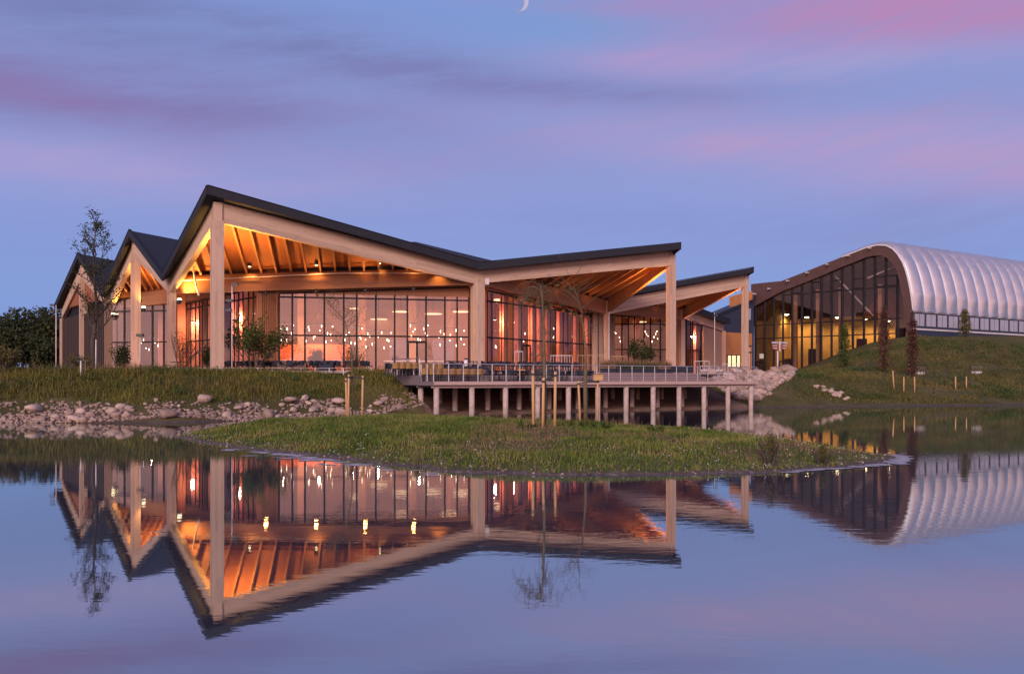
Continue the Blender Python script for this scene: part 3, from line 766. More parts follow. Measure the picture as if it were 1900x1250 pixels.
part(MB().box(gx(1254, 95.0), 95.0, FL, 9.8, .6, .5, ANG), 'post', M['glulam_in'])
wall((gx(1302.5, 98.8), 98.8), (26.6, 102.9), FL, 8.75, 'tan_panel', 'wall_panel', .3, 8.35)
wall(W4[0], (26.6, 102.9), 9.5, 9.7, 'tan_panel', 'header_panel', .18, 8.5)
dm = MB(); dm.box(gx(1320, 101.2)-.1, 100.85, FL, 5.1, 1.15, .14, math.atan2(4.1, 3.45)); part(dm, 'side_door', M['dark_metal'])
slats((-51.3, 92.6), (-39.6, 79.4), FL, 9.2, .62, 'dark_clad', 'slat_cladding', .24, .34)
wall((-51.4, 93.2), (-39.1, 79.5), FL, 9.3, 'dark_clad', 'wall_panel', .15)
gt = MB(); g0, g1, g2 = Vector((-51.3, 93.1, 9.25)), Vector((-39.2, 79.5, 9.25)), N['P3']+Vector((.75, .65, -.2)); gt.prism([g0, g1, Vector((g1.x, g1.y, 10.4)), g2, Vector((g0.x, g0.y, 10.5))], (.15, .13, 0)); part(gt, 'gable_shade_sheet', M['frame'])  # opaque dark sheet standing in for the unlit gable interior
# closing walls at the back and sides
wall((-45, 101), (-25, 110), FL, 9.0, 'cladding'); wall((-25, 110), (20, 117), FL, 9.0, 'cladding'); wall((20, 117), (26.6, 103.2), FL, 9.0, 'cladding'); wall((-51.5, 93.2), (-45, 101), FL, 9.4, 'cladding')
# interior partitions: pale timber walls some way behind the glass, red-lit posts in front of them
wall((-43, 86.5), (-20, 79), FL, 12.5, 'ceiling', 'partition'); wall((-20, 79), (-3.5, 82.5), FL, 11.5, 'ceiling', 'partition'); wall((-3.5, 82.5), (3.5, 94), FL, 11.5, 'ceiling', 'partition')
wall((3.5, 94), (10, 104.5), FL, 11.0, 'ceiling', 'partition'); wall((10, 104.5), (24, 106), FL, 10.5, 'ceiling', 'partition')
M['red_lit_post'] = wood('red_glow_post', (.52, .20, .12), (.64, .27, .17), lam=.6, dark=.1)  # red lamplight put into the posts' timber colour
for q, off in ((908, .6), (935.5, .9), (962, .8), (988, .9), (1003, 1.1), (1016, 1.6), (1038, 1.2), (1049, .8), (1068, 1.3), (1090, 1.0)):
    k = (q-950)/F; (x0, y0), (x1, y1) = W2; t = (k*y0-x0)/((x1-x0)-k*(y1-y0)); x, y = x0+(x1-x0)*t, y0+(y1-y0)*t
    s = 1+off/y; part(MB().box(x*s+.0, y*s, FL, 9.6, .62, .5, ANG+.3), 'interior_post', M['red_lit_post'])
for q, off in ((350, .9), (359, .8), (366, 1.4), (373, .7), (388, 1.2), (432, 1.0), (447, 1.2), (466, 1.0), (476, 2.0)):
    k = (q-950)/F; (x0, y0), (x1, y1) = W1; t = (k*y0-x0)/((x1-x0)-k*(y1-y0)); x, y = x0+(x1-x0)*t, y0+(y1-y0)*t
    s = 1+off/y; part(MB().box(x*s, y*s, FL, 9.8, .42, .4, ANG), 'interior_post', M['red_lit_post'])
for q, yy in ((1161, 97.5), (1181, 99), (1240, 97), (1285, 97.6), (1292, 98.6), (300, 79)):
    part(MB().box(gx(q, yy), yy, FL, 9.6, .6, .5, ANG), 'interior_post', M['red_lit_post'])
for q, yy in ((560, 74), (672, 76), (765, 77), (835, 78)):
    part(MB().box(gx(q, yy), yy, FL, 11.5, .7, .6, .1), 'interior_post', M['ceiling'])
for k in range(7):                                                 # ceiling joists running back from the main window
    x0 = -17.5+k*2.25; y0 = 65.9+(x0+18.8)*.205; part(MB().beam((x0, y0, 9.75+.06*k), (x0+1.2, y0+12.5, 11.9+.05*k), .22, .5), 'ceiling_joist', M['glulam_in'])
for k in range(6):
    x0 = 1.0+k*1.35; y0 = 71.5+k*2.1; part(MB().beam((x0, y0, 9.6-.15*k), (x0-4.5, y0+5.5, 10.8), .22, .5), 'ceiling_joist', M['glulam_in'])
# rainwater pipe and cable run below the soffit
mb = MB(); mb.tube([(-26.2, 63.35, 9.95), (-14, 64.9, 10.75), (-4.0, 66.7, 11.0)], .045, 6)
mb.tube([(-25.0, 63.2, 11.3), (-24.7, 63.2, 9.6), (-24.5, 63.3, 8.8)], .07, 6)
part(mb, 'service_pipe', M['pale_metal'])
mb = MB(); mb.tube([(9.75, 81.3, 9.0), (9.75, 81.3, FL)], .06, 6); mb.tube([(9.9, 81.2, 9.1), (9.75, 81.3, 8.9)], .06, 6); part(mb, 'downpipe', M['pale_metal'])
part(MB().box(-2.05, 66.75, 10.05, 10.55, .22, .25, ANG), 'junction_box', M['white'])

# ---- lamps fixed under the canopies
WARM = (1.0, .47, .11)
M['lamp_face'] = emit('lamp_face', (1.0, .78, .45), 9)
for (q, py, yy) in ((463, 494, 63.6), (587, 491, 64.3), (704, 488, 65.6), (815, 500, 66.0)):
    p = at(q, py, yy)
    o = part(MB().lathe(p, [(.02, .30), (.15, .28), (.16, .0), (.13, -.02)], 12), 'downlight', M['dark_metal'])
    MBl = MB().lathe(p+Vector((0, 0, -.03)), [(.115, 0), (.10, -.02)], 10).build('lamp_face', M['lamp_face'], o, PO)
    lamp('downlight_beam', 'SPOT', (p-Vector(PO))+Vector((0, 0, -.10)), 170, WARM, o, spot_size=rad(105), spot_blend=.9, shadow_soft_size=.1, aim=(-.06, .40, -1))
# floodlights on the columns that wash the boards above
for (q, py, yy, pw, tx) in ((333, 559, 63.1, 2600, (.55, .0, 1)), (266.5, 573, 70.6, 500, (-.05, .5, 1)), (210, 585, 77.3, 700, (.5, -.35, 1))):
    p = at(q, py, yy)
    o = part(MB().lathe(p, [(.05, -.22), (.20, -.12), (.20, .10)], 12), 'floodlight', M['dark_metal'])
    MB().lathe(p+Vector((0, 0, .11)), [(.19, -.04), (.14, .10), (.02, .13)], 12).build('lamp_face', M['lamp_face'], o, PO)
    lamp('flood_beam', 'SPOT', (p-Vector(PO))+Vector((tx[0]*.5, tx[1]*.5, .45)), pw, WARM, o, spot_size=rad(115), spot_blend=1, shadow_soft_size=.25, aim=tx)
# hidden uplights added behind the tall columns to brighten the boards above
for (k, dx, dy, z, pw, aim) in (('A', .15, .62, 8.9, 5200, (.30, .55, 1)), ('A', -.35, .62, 8.9, 2200, (-.15, .75, 1)), ('P2', .15, .6, 9.2, 3200, (.15, .45, 1)), ('B', -.45, .35, 9.4, 4200, (-.45, .45, 1)), ('C', -.4, .3, 9.8, 1600, (-.45, .4, 1))):
    p = Vector((N[k].x+dx, N[k].y+dy, z))
    o = part(MB().lathe(p, [(.04, -.15), (.15, -.05), (.15, .10)], 10), 'uplight', M['dark_metal'])
    lamp('uplight_beam', 'SPOT', p-Vector(PO)+Vector((0, .05, .15)), pw, WARM, o, spot_size=rad(105), spot_blend=1, shadow_soft_size=.2, aim=aim)

# small uplights under the outer edge of the inner beams that wash the boards above
for a, b, k, pw in (('VL1', 'V1', .30, 380), ('VL1', 'V1', .46, 460), ('VL1', 'V1', .62, 460), ('VL1', 'V1', .78, 380), ('V1', 'V2', .30, 150), ('V1', 'V2', .55, 200), ('V1', 'V2', .8, 200), ('V2', 'V3', .6, 120), ('V2', 'V3', .85, 120)):
    q = N[a].lerp(N[b], k); d = (N[b]-N[a]); n = Vector((d.y, -d.x, 0)).normalized(); p = q+n*.62+Vector((0, 0, -1.62))
    o = part(MB().lathe(p, [(.05, -.14), (.13, -.06), (.13, .10)], 10).bar(p+Vector((0, 0, .02)), q+n*.16+Vector((0, 0, -1.28)), .05), 'uplight', M['dark_metal'])
    lamp('uplight_beam', 'SPOT', p-Vector(PO)+Vector((0, 0, .14)), pw, (1.0, .40, .10), o, spot_size=rad(150), spot_blend=1, shadow_soft_size=.14, aim=(n.x*.75, n.y*.75, 1))

# ================================================================== lamps hanging inside
M['bulb'] = emit('bulb', (1.0, .80, .58), 9)
M['disc'] = emit('lamp_disc', (1.0, .74, .45), 1.6)
INT = (1.0, .50, .33)
def chandelier(x, y, z, r, nb, zc, label, power):
    t = thing('chandelier', label, 'chandelier', (x, y, z), 0, 'chandeliers in the pavilion')
    mb = MB(); pr = [Vector((r*math.cos(a*.2618), r*math.sin(a*.2618), 0)) for a in range(25)]
    for k in range(24): mb.bar(pr[k], pr[k+1], .05, .05)
    for a in range(3): mb.bar((r*math.cos(a*2.094), r*math.sin(a*2.094), 0), (0, 0, 1.2), .02)
    mb.bar((0, 0, 1.2), (0, 0, zc-z), .03); mb.build('hoop', M['dark_metal'], t)
    for k in range(nb):
        a = 6.283*k/nb+.3; dz = -.1-1.25*((k*7) % 5)/4; q = (r*math.cos(a), r*math.sin(a), dz)
        pf = [(.015, .0), (.024, -.03), (.024, -.20), (.012, -.22)] if k % 3 else [(.012, 0), (.04, -.03), (.045, -.07), (.015, -.11)]
        b = MB().lathe(q, pf, 6).build('bulb', M['bulb'], t)
    lamp('chandelier_light', 'POINT', (0, 0, -.5), power, INT, t, shadow_soft_size=.08)
cl = ['far left window bay', 'left bays beside the leafy bush', 'bay behind the thin birch', 'bays left of the glass door', 'bays right of the glass door', 'bay beside the broad white column',
      'first bays of the red-lit side windows', 'middle of the red-lit side windows', 'far end of the red-lit side windows', 'small glazed front left of the tall column', 'glazed front behind the column', 'window behind the far left column']
cs = [(527, 606, 71.5), (592, 604, 70.5), (655, 604, 71.5), (702, 608, 73.0), (778, 606, 72.5), (838, 612, 72.6), (920, 612, 74.5), (985, 604, 80), (1040, 612, 88), (1148, 612, 98.5), (1208, 610, 99.5), (282, 620, 79.5)]
for i, (q, py, yy) in enumerate(cs):
    p = at(q, py+((i*5) % 4-1.5)*4, yy); chandelier(p.x, p.y, p.z, 1.15 if i % 2 else .8, 13 if i % 2 else 10, 11.0, 'hoop chandelier with glowing bulbs seen in the '+cl[i], 250 if i < 6 else 120)
def ceiling_lamp(x, y, z, label):
    t = thing('ceiling_lamp', label, 'ceiling lamp', (x, y, z), 0, 'disc lamps under the pavilion ceiling')
    MB().lathe((0, 0, 0), [(.9, .0), (.95, .08), (.9, .2)], 20).build('shade', M['ceiling'], t)
    MB().lathe((0, 0, -.01), [(.85, .0), (.82, -.03)], 20).build('diffuser', M['disc'], t)
    MB().bar((0, 0, .2), (0, 0, 2.0), .04).build('cable', M['dark_metal'], t)
for q, py, yy, lb in ((744, 546, 74, 'upper disc lamp of the pair above the glass door'), (744, 578, 79, 'lower disc lamp of the pair above the glass door'), (804, 582, 78, 'lone disc lamp between door and broad column'),
                      (833, 548, 74, 'topmost disc lamp left of the broad white column'), (855, 578, 78, 'lower disc lamp right beside the broad white column'), (664, 572, 78, 'small disc lamp in the middle window bays'),
                      (703, 592, 80, 'faint disc lamp low in the middle window bays'), (924, 556, 77, 'disc lamp high in the first red-lit side bay'), (997, 566, 86, 'disc lamp high in the middle of the side windows'), (1187, 597, 101, 'disc lamp in the small glazed front on the right')):
    p = at(q, py, yy); ceiling_lamp(p.x, p.y, p.z, 'glowing '+lb)
# orange panel and counter added to stand for the glow in the left bays
M['orange'] = plain('orange_glow_panel', (.55, .16, .05), (.48, .13, .04), 1.5, .6)
ct = thing('glow_counter', 'added orange counter standing for the glow behind the lower left main panes', 'counter', (gx(585, 72), 72, FL), .1)
MB().box(0, 0, 0, 2.6, 6.2, .3, 0).build('back_panel', M['orange'], ct)
MB().box(0, -.9, 0, 1.1, 6.0, .7, 0).build('counter', M['orange'], ct)
MB().box(0, -.9, 1.11, 1.17, 6.3, .9, 0).build('worktop', M['white'], ct)
lamp('glow_fill_light', 'AREA', (0, -1.6, 3.1), 240, (1, .42, .22), ct, size=3.0, aim=(0, .5, -1))  # orange fill light added for the glow, without a fixture
# lamps that redden the posts behind the two side windows
for q, yy, pw, z in ((925, 71.5, 420, 7.5), (960, 74.5, 420, 7.5), (1005, 79.5, 300, 7.5), (1050, 84, 240, 7.0)):
    p = at(q, 640, yy); t = thing('wall_lamp', {925: 'red-tinted lamp behind the side window next to the broad column', 960: 'red-tinted lamp behind the second bays of the side window', 1005: 'red-tinted lamp behind the middle of the side window', 1050: 'red-tinted lamp behind the far bays of the side window'}[q], 'lamp', (p.x-.3, p.y-.9, z), 0, 'lamps behind the side windows')
    MB().lathe((0, 0, 0), [(.05, .14), (.12, .05), (.12, -.08)], 10).build('lamp_head', M['dark_metal'], t)
    MB().bar((0, 0, .1), (0, 0, 9.4-z), .03).build('cord', M['dark_metal'], t)
    lamp('lamp_light', 'POINT', (0, 0, -.15), pw*1.7, (1, .34, .19), t, shadow_soft_size=.12)
for q, yy, lb in ((1287, 97.6, 'red-tinted lamp behind the narrow window of the lowest right gable'), (362, 75.5, 'red-tinted lamp behind the far end of the left side window'), (448, 68.6, 'red-tinted lamp behind the near end of the left side window')):
    t = thing('wall_lamp', lb, 'lamp', (gx(q, yy), yy-.6, 7.6), 0, 'lamps behind the left side window')
    MB().lathe((0, 0, 0), [(.05, .14), (.12, .05), (.12, -.08)], 10).build('lamp_head', M['dark_metal'], t)
    MB().bar((0, 0, .1), (0, 0, 2.0), .03).build('cord', M['dark_metal'], t)
    lamp('lamp_light', 'POINT', (0, 0, -.15), 1300, (1, .36, .22), t, shadow_soft_size=.12)

M['lilac'] = plain('lilac_panel', (.20, .15, .19), (.16, .12, .155), 1.5, .5)
bc = thing('serving_bar', 'lilac-grey serving bar behind the panes on both sides of the glass door', 'bar', (gx(785, 76), 76, FL), .2)
MB().box(0, 0, 0, 1.15, 7.0, .6).build('front', M['lilac'], bc); MB().box(0, 0, 1.16, 1.22, 7.3, .8).build('worktop', M['white'], bc)
for k, dx in enumerate((-2.0, 2.0)): MB().box(dx, 1.2, 1.0, 3.3, 2.1, .12).build('back_panel', M['lilac'], bc)
# ================================================================== arched hall on the right
HO = (55.0, 132.0, 2.7)
hall = thing('arched_hall', 'arched hall with glazed brown front and silver cushioned roof beside the mound', 'building', HO)
def hp(mb, name, mat, parent=hall, **k): return mb.build(name, mat, parent, HO, **k)
HL, HR = Vector((41.45, 138.0, 0)), Vector((59.6, 120.0, 0))
HD = (HR-HL); HLEN = HD.length; HD.normalize(); HN = Vector((HD.y, -HD.x, 0))          # outward normal of the front
if HN.y > 0: HN = -HN
AX = Vector((.852, .523, 0))                                                            # the roof's axis, away to the right
def fw(px, off=0.0):
    """distance along the front seen at photo column px"""
    o = HL+HN*off; k = (px-950)/F; return (k*o.y-o.x)/(HD.x-k*HD.y)
def fp(px, py, off=0.0):
    s = fw(px, off); q = HL+HN*off+HD*s; return Vector((q.x, q.y, H+(HOR-py)/F*q.y))
OUT = [(1394, 561), (1420, 540), (1448, 522), (1475, 511.5), (1502, 501), (1530, 489.5), (1559, 478), (1588, 467), (1610, 458.5), (1628, 454.8), (1644, 455.6), (1656, 461.5), (1666, 472), (1675, 487), (1680, 500), (1684.5, 516), (1688, 532), (1691.5, 552), (1694.5, 577), (1697, 602), (1699, 640)]
INN = [(1397, 570), (1421, 556), (1449, 541), (1475, 531), (1502, 520.5), (1530, 509), (1557, 497), (1586, 486), (1605, 478), (1620, 474.5), (1633, 474), (1643, 477), (1653, 485), (1661, 497), (1665, 508), (1669, 523), (1672, 538), (1675, 557), (1678.5, 580), (1681, 604), (1683, 640)]
op = [fp(*q, .55) for q in OUT]; ip = [fp(*q, .55) for q in INN]; ipb = [fp(*q, -.05) for q in INN]; opb = [q-HN*1.3 for q in op]
mb = MB()
for k in range(len(op)-1):
    mb.face([op[k], op[k+1], ip[k+1], ip[k]]); mb.face([ip[k], ip[k+1], ip[k+1]-HN*.7, ip[k]-HN*.7]); mb.face([op[k], op[k+1], opb[k+1], opb[k]])
hp(mb, 'arch_fascia', M['brown_steel'], smooth=False)
# brackets on the fascia
for q, py in ((1402.5, 545), (1429.5, 535.5), (1464, 521), (1500, 506), (1537, 490.5), (1576, 474.5), (1616, 460.5)):
    p = fp(q, py, .55); hp(MB().bar(p, p+HN*.9+Vector((0, 0, -.05)), .16, .22), 'bracket', M['pale_metal'])
# brown block behind the low end
p0, p1 = fp(1393.5, 527, -.3), fp(1447, 521.5, -.3)
mb = MB(); b0, b1 = p0.copy(), p1.copy(); b0.z, b1.z = 11.5, 17.0
mb.prism([b0, b1, p1, p0], -HN*4); hp(mb, 'end_block', M['brown_steel'])
# ---- glass front
gzs = [ground_z(np.array([HL.x+HD.x*s]), np.array([HL.y+HD.y*s]))[0] for s in (0, HLEN)]
poly = [ipb[0]]+ipb[1:]; low = [Vector((q.x, q.y, 2.6)) for q in (ipb[-1], ipb[0])]
mb = MB(); mb.face(poly+low); gl = hp(mb, 'window_wall', M['glass_hall'], fix=False)
ixs = np.array([fw(q[0], -.05) for q in INN]); izs = np.array([q.z for q in ipb])
def ztop(s): return float(np.interp(s, ixs, izs))
fr = MB(); MULL = (1402, 1419, 1436, 1453, 1470, 1488, 1506.5, 1524, 1543, 1562.5, 1582.5, 1603, 1623.5, 1644, 1665.5)
for q in MULL:
    s = fw(q); p = HL+HD*s; fr.bar((p.x, p.y, 2.6), (p.x, p.y, ztop(s)), .27, .3)
for z, qa, qb in ((9.25, 1400, 1672), (11.5, 1400, 1672), (16.3, 1453, 1668)):
    a, b = HL+HD*fw(qa), HL+HD*fw(qb); fr.bar((a.x, a.y, z), (b.x, b.y, z), .15, .17)
for qa, qb in ((1470, 1488), (1506.5, 1524), (1543, 1562.5), (1582.5, 1603), (1623.5, 1644), (1644, 1665.5)):
    a, b = HL+HD*fw(qa), HL+HD*fw(qb)
    for z in (18.0, 16.5): fr.bar((a.x, a.y, z), (b.x, b.y, z), .2, .2)
fr.build('frame', M['frame'], gl, HO)
# doors at the low end
for qa, qb, lit in ((1404, 1417, True), (1447, 1462, False)):
    db = MB(); a, b = HL+HD*fw(qa)+HN*.2, HL+HD*fw(qb)+HN*.2
    for q in (a, b, (a+b)/2): db.bar((q.x, q.y, 2.7), (q.x, q.y, 5.3), .16)
    db.bar((a.x, a.y, 5.3), (b.x, b.y, 5.3), .25)
    db.build('door', M['frame'], gl, HO)
M['lit_sign'] = emit('lit_panel', (.9, .85, .7), .5)
a = HL+HD*fw(1413)-HN*.3; hp(MB().box(a.x, a.y, 5.9, 6.7, 1.0, .1, -.78), 'lit_panel', M['lit_sign'])
# ---- silver cushions: profile swept along the axis between ribs, each bay bulging
m, nt, p = newmat('silver_membrane'); n = noise(nt, objco(nt), .6, 4)
nt.links.new(mixc(nt, n.step(.3, .7), (.46, .465, .51), (.54, .545, .585)), p.inputs['Base Color'])
p.inputs['Metallic'].default_value = .6; p.inputs['Roughness'].default_value = .30; M['membrane'] = m
prof = op[6:19]                                                    # ridge side to the clerestory
back_p = [op[6]+Vector((0, 0, -.2)), op[3], op[0]]
dens = []
for k in range(len(prof)-1):
    for j in range(4): dens.append(prof[k].lerp(prof[k+1], j/4))
dens.append(prof[-1])
cen = Vector((0, 0, 0))
for q in dens: cen += q
cen /= len(dens); cen -= HD*6; cen.z -= 2
BAY, NB, NS = 2.95, 17, 8
for b in range(NB):
    V, Fc = [], []
    for k in range(NS+1):
        t = k/NS; bl = .72*(1-(2*t-1)**2)**.75
        for i, q in enumerate(dens):
            tg = (dens[min(i+1, len(dens)-1)]-dens[max(i-1, 0)]).normalized(); nn = AX.cross(tg).normalized()
            if nn.dot(q-cen) < 0: nn = -nn
            e = min(1, (len(dens)-1-i)/5)
            V.append(q+AX*(BAY*(b+t))+nn*bl*(.25+.75*e))
    n = len(dens)
    for k in range(NS):
        for i in range(n-1): Fc.append((k*n+i, k*n+i+1, (k+1)*n+i+1, (k+1)*n+i))
    o = npmesh('roof_cushion', [tuple(q) for q in V], Fc, M['membrane'], hall, smooth=True, origin=HO)
    rbm = MB(); rbm.tube([q+AX*(BAY*(b+1)) for q in dens[::2]], .07, 5); hp(rbm, 'roof_rib', M['pale_metal'], smooth=True)
mb = MB(); L = AX*BAY*NB
for k in range(6): mb.face([op[k], op[k+1], op[k+1]+L, op[k]+L])
hp(mb, 'roof', M['roof'])
mb = MB(); mb.tube([q+HN*.05 for q in dens], .14, 6); hp(mb, 'roof_edge', M['pale_metal'], smooth=True)
# clerestory strip and plinth below the cushions
e0 = prof[-1].copy(); ze = e0.z
def strip(z0, z1, name, mat, inset):
    mb = MB(); a = Vector((e0.x, e0.y, 0))-AX.cross(Vector((0, 0, 1))).normalized()*inset*(-1); b = a+L
    mb.prism([(a.x, a.y, z0), (b.x, b.y, z0), (b.x, b.y, z1), (a.x, a.y, z1)], HD*-.4); return hp(mb, name, mat)
strip(ze-.12, ze+.10, 'gutter', M['pale_metal'], 0); strip(ze-2.5, ze-.1, 'clerestory_wall', M['blue_wall'], 0); strip(2.7, ze-2.45, 'plinth', M['blue_wall'], 0)
strip(ze-2.75, ze-2.5, 'ledge', M['pale_metal'], .1)
M['clere'] = plain('clerestory_pane', (.50, .46, .47), (.44, .41, .42), 1.0, .25, .3)
sgn = Vector((AX.y, -AX.x, 0))                                     # outward from the long side
for b in range(NB):
    for j in (0, 1):
        s = BAY*b+.35+j*1.28; a = Vector((e0.x, e0.y, 0))+AX*s+sgn*.06; c = a+AX*1.1
        mb = MB(); mb.hexa([(a.x, a.y, ze-2.15), (c.x, c.y, ze-2.15), (c.x+sgn.x*-.1, c.y-sgn.y*.1, ze-2.15), (a.x-sgn.x*.1, a.y-sgn.y*.1, ze-2.15),
                            (a.x, a.y, ze-.35), (c.x, c.y, ze-.35), (c.x-sgn.x*.1, c.y-sgn.y*.1, ze-.35), (a.x-sgn.x*.1, a.y-sgn.y*.1, ze-.35)])
        hp(mb, 'clerestory_window', M['clere'])
# ---- inside: back wall with a gabled house front, warm lamps
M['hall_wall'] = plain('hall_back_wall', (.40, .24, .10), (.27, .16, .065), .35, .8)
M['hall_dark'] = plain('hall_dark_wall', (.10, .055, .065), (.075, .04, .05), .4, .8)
def inner(qa, qb, dep, z0, z1, name, mat):
    a, b = HL+HD*fw(qa)-HN*dep, HL+HD*fw(qb)-HN*dep; mb = MB(); mb.prism([(a.x, a.y, z0), (b.x, b.y, z0), (b.x, b.y, z1), (a.x, a.y, z1)], -HN*.2); return hp(mb, name, mat)
e_ = MB(); e_.prism([HL-HN*.4+Vector((0, 0, 2.6)), HL-HN*17+Vector((0, 0, 2.6)), HL-HN*17+Vector((0, 0, 16.5)), HL-HN*.4+Vector((0, 0, 16.5))], HD*-.3); hp(e_, 'side_wall', M['hall_wall'])
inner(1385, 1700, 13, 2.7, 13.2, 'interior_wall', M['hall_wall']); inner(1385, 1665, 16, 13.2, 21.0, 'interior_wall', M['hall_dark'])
a, b, c = HL+HD*fw(1545)-HN*11.5, HL+HD*fw(1670)-HN*11.5, HL+HD*fw(1590)-HN*11.5
mb = MB(); mb.prism([(a.x, a.y, 12.9), (b.x, b.y, 13.0), (c.x, c.y, 17.6)], -HN*.2); hp(mb, 'interior_gable', plain('red_gable', (.30, .085, .05), (.24, .07, .04), 1, .8))
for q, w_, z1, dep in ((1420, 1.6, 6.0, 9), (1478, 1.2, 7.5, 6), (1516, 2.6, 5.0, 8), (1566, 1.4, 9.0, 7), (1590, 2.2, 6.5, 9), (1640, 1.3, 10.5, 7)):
    a = HL+HD*fw(q)-HN*dep; hp(MB().box(a.x, a.y, 2.7, z1, w_, .8, -.78), 'light_break', M['hall_dark'])  # dark blocks added to break up the amber lamplight
# roof lining so that no sky shows through the front
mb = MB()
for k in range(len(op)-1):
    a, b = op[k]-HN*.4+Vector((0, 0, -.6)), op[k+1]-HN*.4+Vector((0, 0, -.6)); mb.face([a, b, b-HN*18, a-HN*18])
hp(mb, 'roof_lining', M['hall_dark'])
for (qa, pya, qb, pyb) in ((1548, 510, 1625, 590), (1610, 516, 1662, 494)):
    a = fp(qa, pya, -2.0); b = fp(qb, pyb, -2.0); hp(MB().bar(a, b, .22, .22), 'brace', M['pale_metal'])
for q in (1468, 1510, 1552, 1626):
    a = HL+HD*fw(q)-HN*1.6; hp(MB().box(a.x, a.y, 2.7, min(ztop(fw(q))-1, 17), .55, .45, -.78), 'interior_column', M['ceiling'])
HW = (1.0, .66, .20)
M['hall_lamp'] = emit('hall_lamp', (1, .85, .45), 34)
for q, py, lb in ((1460, 583, 'warm lamp glowing high behind the left panes of the arched hall'), (1497, 588, 'dim lamp behind the left centre panes of the arched hall'), (1554, 588.5, 'bright lamp in the centre of the arched hall front'),
                  (1605, 592, 'lamp behind the right centre panes of the arched hall'), (1647, 595, 'lamp behind the last panes next to the brown arch')):
    p = fp(q, py, -10.3); t = thing('hall_lamp', lb, 'lamp', tuple(p), 0, 'lamps inside the arched hall')
    MB().lathe((0, 0, 0), [(.08, .32), (.36, .12), (.40, -.0)], 12).build('shade', M['dark_metal'], t)
    MB().lathe((0, 0, -.02), [(.36, .0), (.25, -.12), (.03, -.16)], 12).build('lamp_glass', M['hall_lamp'], t)
    MB().bar((0, 0, .3), (0, 0, 3.4), .05).build('cable', M['dark_metal'], t)
    lamp('hall_light', 'SPOT', (0, 0, -.35), 2300 if q != 1497 else 2600, HW, t, spot_size=rad(125), spot_blend=.9, shadow_soft_size=.3, aim=(.12, .35, -1))

# ================================================================== ochre annexe between the pavilion and the hall
AO = (29.5, 110, 2.7)
anx = thing('ochre_annexe', 'ochre annexe with dark blue gable between the pavilion and the arched hall', 'building', AO)
def apart(mb, name, mat, parent=anx): return mb.build(name, mat, parent, AO)
a, b = Vector((gx(1330, 104.5), 104.5, 0)), Vector((gx(1395.5, 112), 112, 0))
back = Vector((-2.0, 9, 0))
apart(MB().prism([a+Vector((0, 0, 2.6)), b+Vector((0, 0, 2.6)), b+Vector((0, 0, 8.65)), a+Vector((0, 0, 8.45))], back), 'wall', M['tan_board'] if 'tan_board' in M else M['tan_wall'])
apart(MB().prism([(b.x+.05, b.y, 2.6), (HL.x-.1, HL.y+.3, 2.6), (HL.x-.1, HL.y+.3, 17), (b.x+.05, b.y, 11.5)], (-.3, .2, 0)), 'link_wall', M['blue_wall'])
zt = [(1326, 592), (1333, 583), (1362, 573), (1399, 557)]
a2, b2 = a+Vector((-.7, 1.0, 0)), b+Vector((.3, .35, 0))
def on(px, py):
    k = (px-950)/F; d = b2-a2; t = (k*a2.y-a2.x)/(d.x-k*d.y); q = a2+d*t; return Vector((q.x, q.y, H+(HOR-py)/F*q.y))
pts = [on(1326, 621), on(1399, 621)]+[on(*q) for q in reversed(zt)]
apart(MB().prism(pts, back*.8), 'upper_storey', M['blue_wall'])
apart(MB().bar(on(1330, 584), on(1400, 555.5), .5, .25), 'roof_edge', M['roof'])
apart(MB().prism([on(1383, 545), on(1396, 540), on(1396, 559), on(1383, 564)], back*.5), 'roof_box', M['tan_wall'])
def inset(qs, name, mat, off=.12, parent=anx):
    nn = Vector(((b-a).y, -(b-a).x, 0)).normalized(); mb = MB()
    return apart(mb.prism([q+nn*off for q in qs], -nn*.1), name, mat, parent)
def on1(px, py):
    k = (px-950)/F; d = b-a; t = (k*a.y-a.x)/(d.x-k*d.y); q = a+d*t; return Vector((q.x, q.y, H+(HOR-py)/F*q.y))
inset([on(1384, 595), on(1392, 593), on(1392.5, 572), on(1384.5, 576)], 'window', M['clere'], .08)
M['lit_win'] = emit('lit_window', (1.0, .80, .42), .95)
wf = inset([on1(1348.5, 681), on1(1373, 681), on1(1373, 658), on1(1348.5, 658)], 'window', M['frame'], .06)
for qa, qb in ((1350, 1355), (1357.5, 1364), (1367, 1371.5)):
    inset([on1(qa, 681), on1(qb, 681), on1(qb, 659.5), on1(qa, 659.5)], 'pane', M['lit_win'], .10, wf)
# ================================================================== terrace paving, deck, steps
DZ = 2.065
tp = [dk(-.2, 7.2), dk(27.4, 7.2), (26.0, 80), (33, 100), (42, 128), (42, 140), (-20, 120), (-58, 96), (-54, 90), (-34, 64), (-24, 53.9), (-11.5, 55.6)]
mb = MB(); mb.prism([(x, y, FL) for x, y in tp], (0, 0, -.12))
tag(mb.build('terrace', M['paving']), 'paved terrace round the pavilion', 'terrace', kind='structure')
DK = (DO[0], DO[1], DZ)
deck = thing('lakeside_deck', 'weathered timber deck standing on concrete piles over the pond', 'deck', DK)
def dpart(mb, name, mat): return mb.build(name, mat, deck, DK)
def D3(s, t, z): x, y = dk(s, t); return Vector((x, y, z))
def dbox(s0, s1, t0, t1, z0, z1, mat, name):
    mb = MB(); c = [D3(s, t, z) for z in (z0, z1) for s, t in ((s0, t0), (s1, t0), (s1, t1), (s0, t1))]; mb.hexa(c); return dpart(mb, name, mat)
SL, TB = 27.25, 4.6
mb = MB(); t = .02
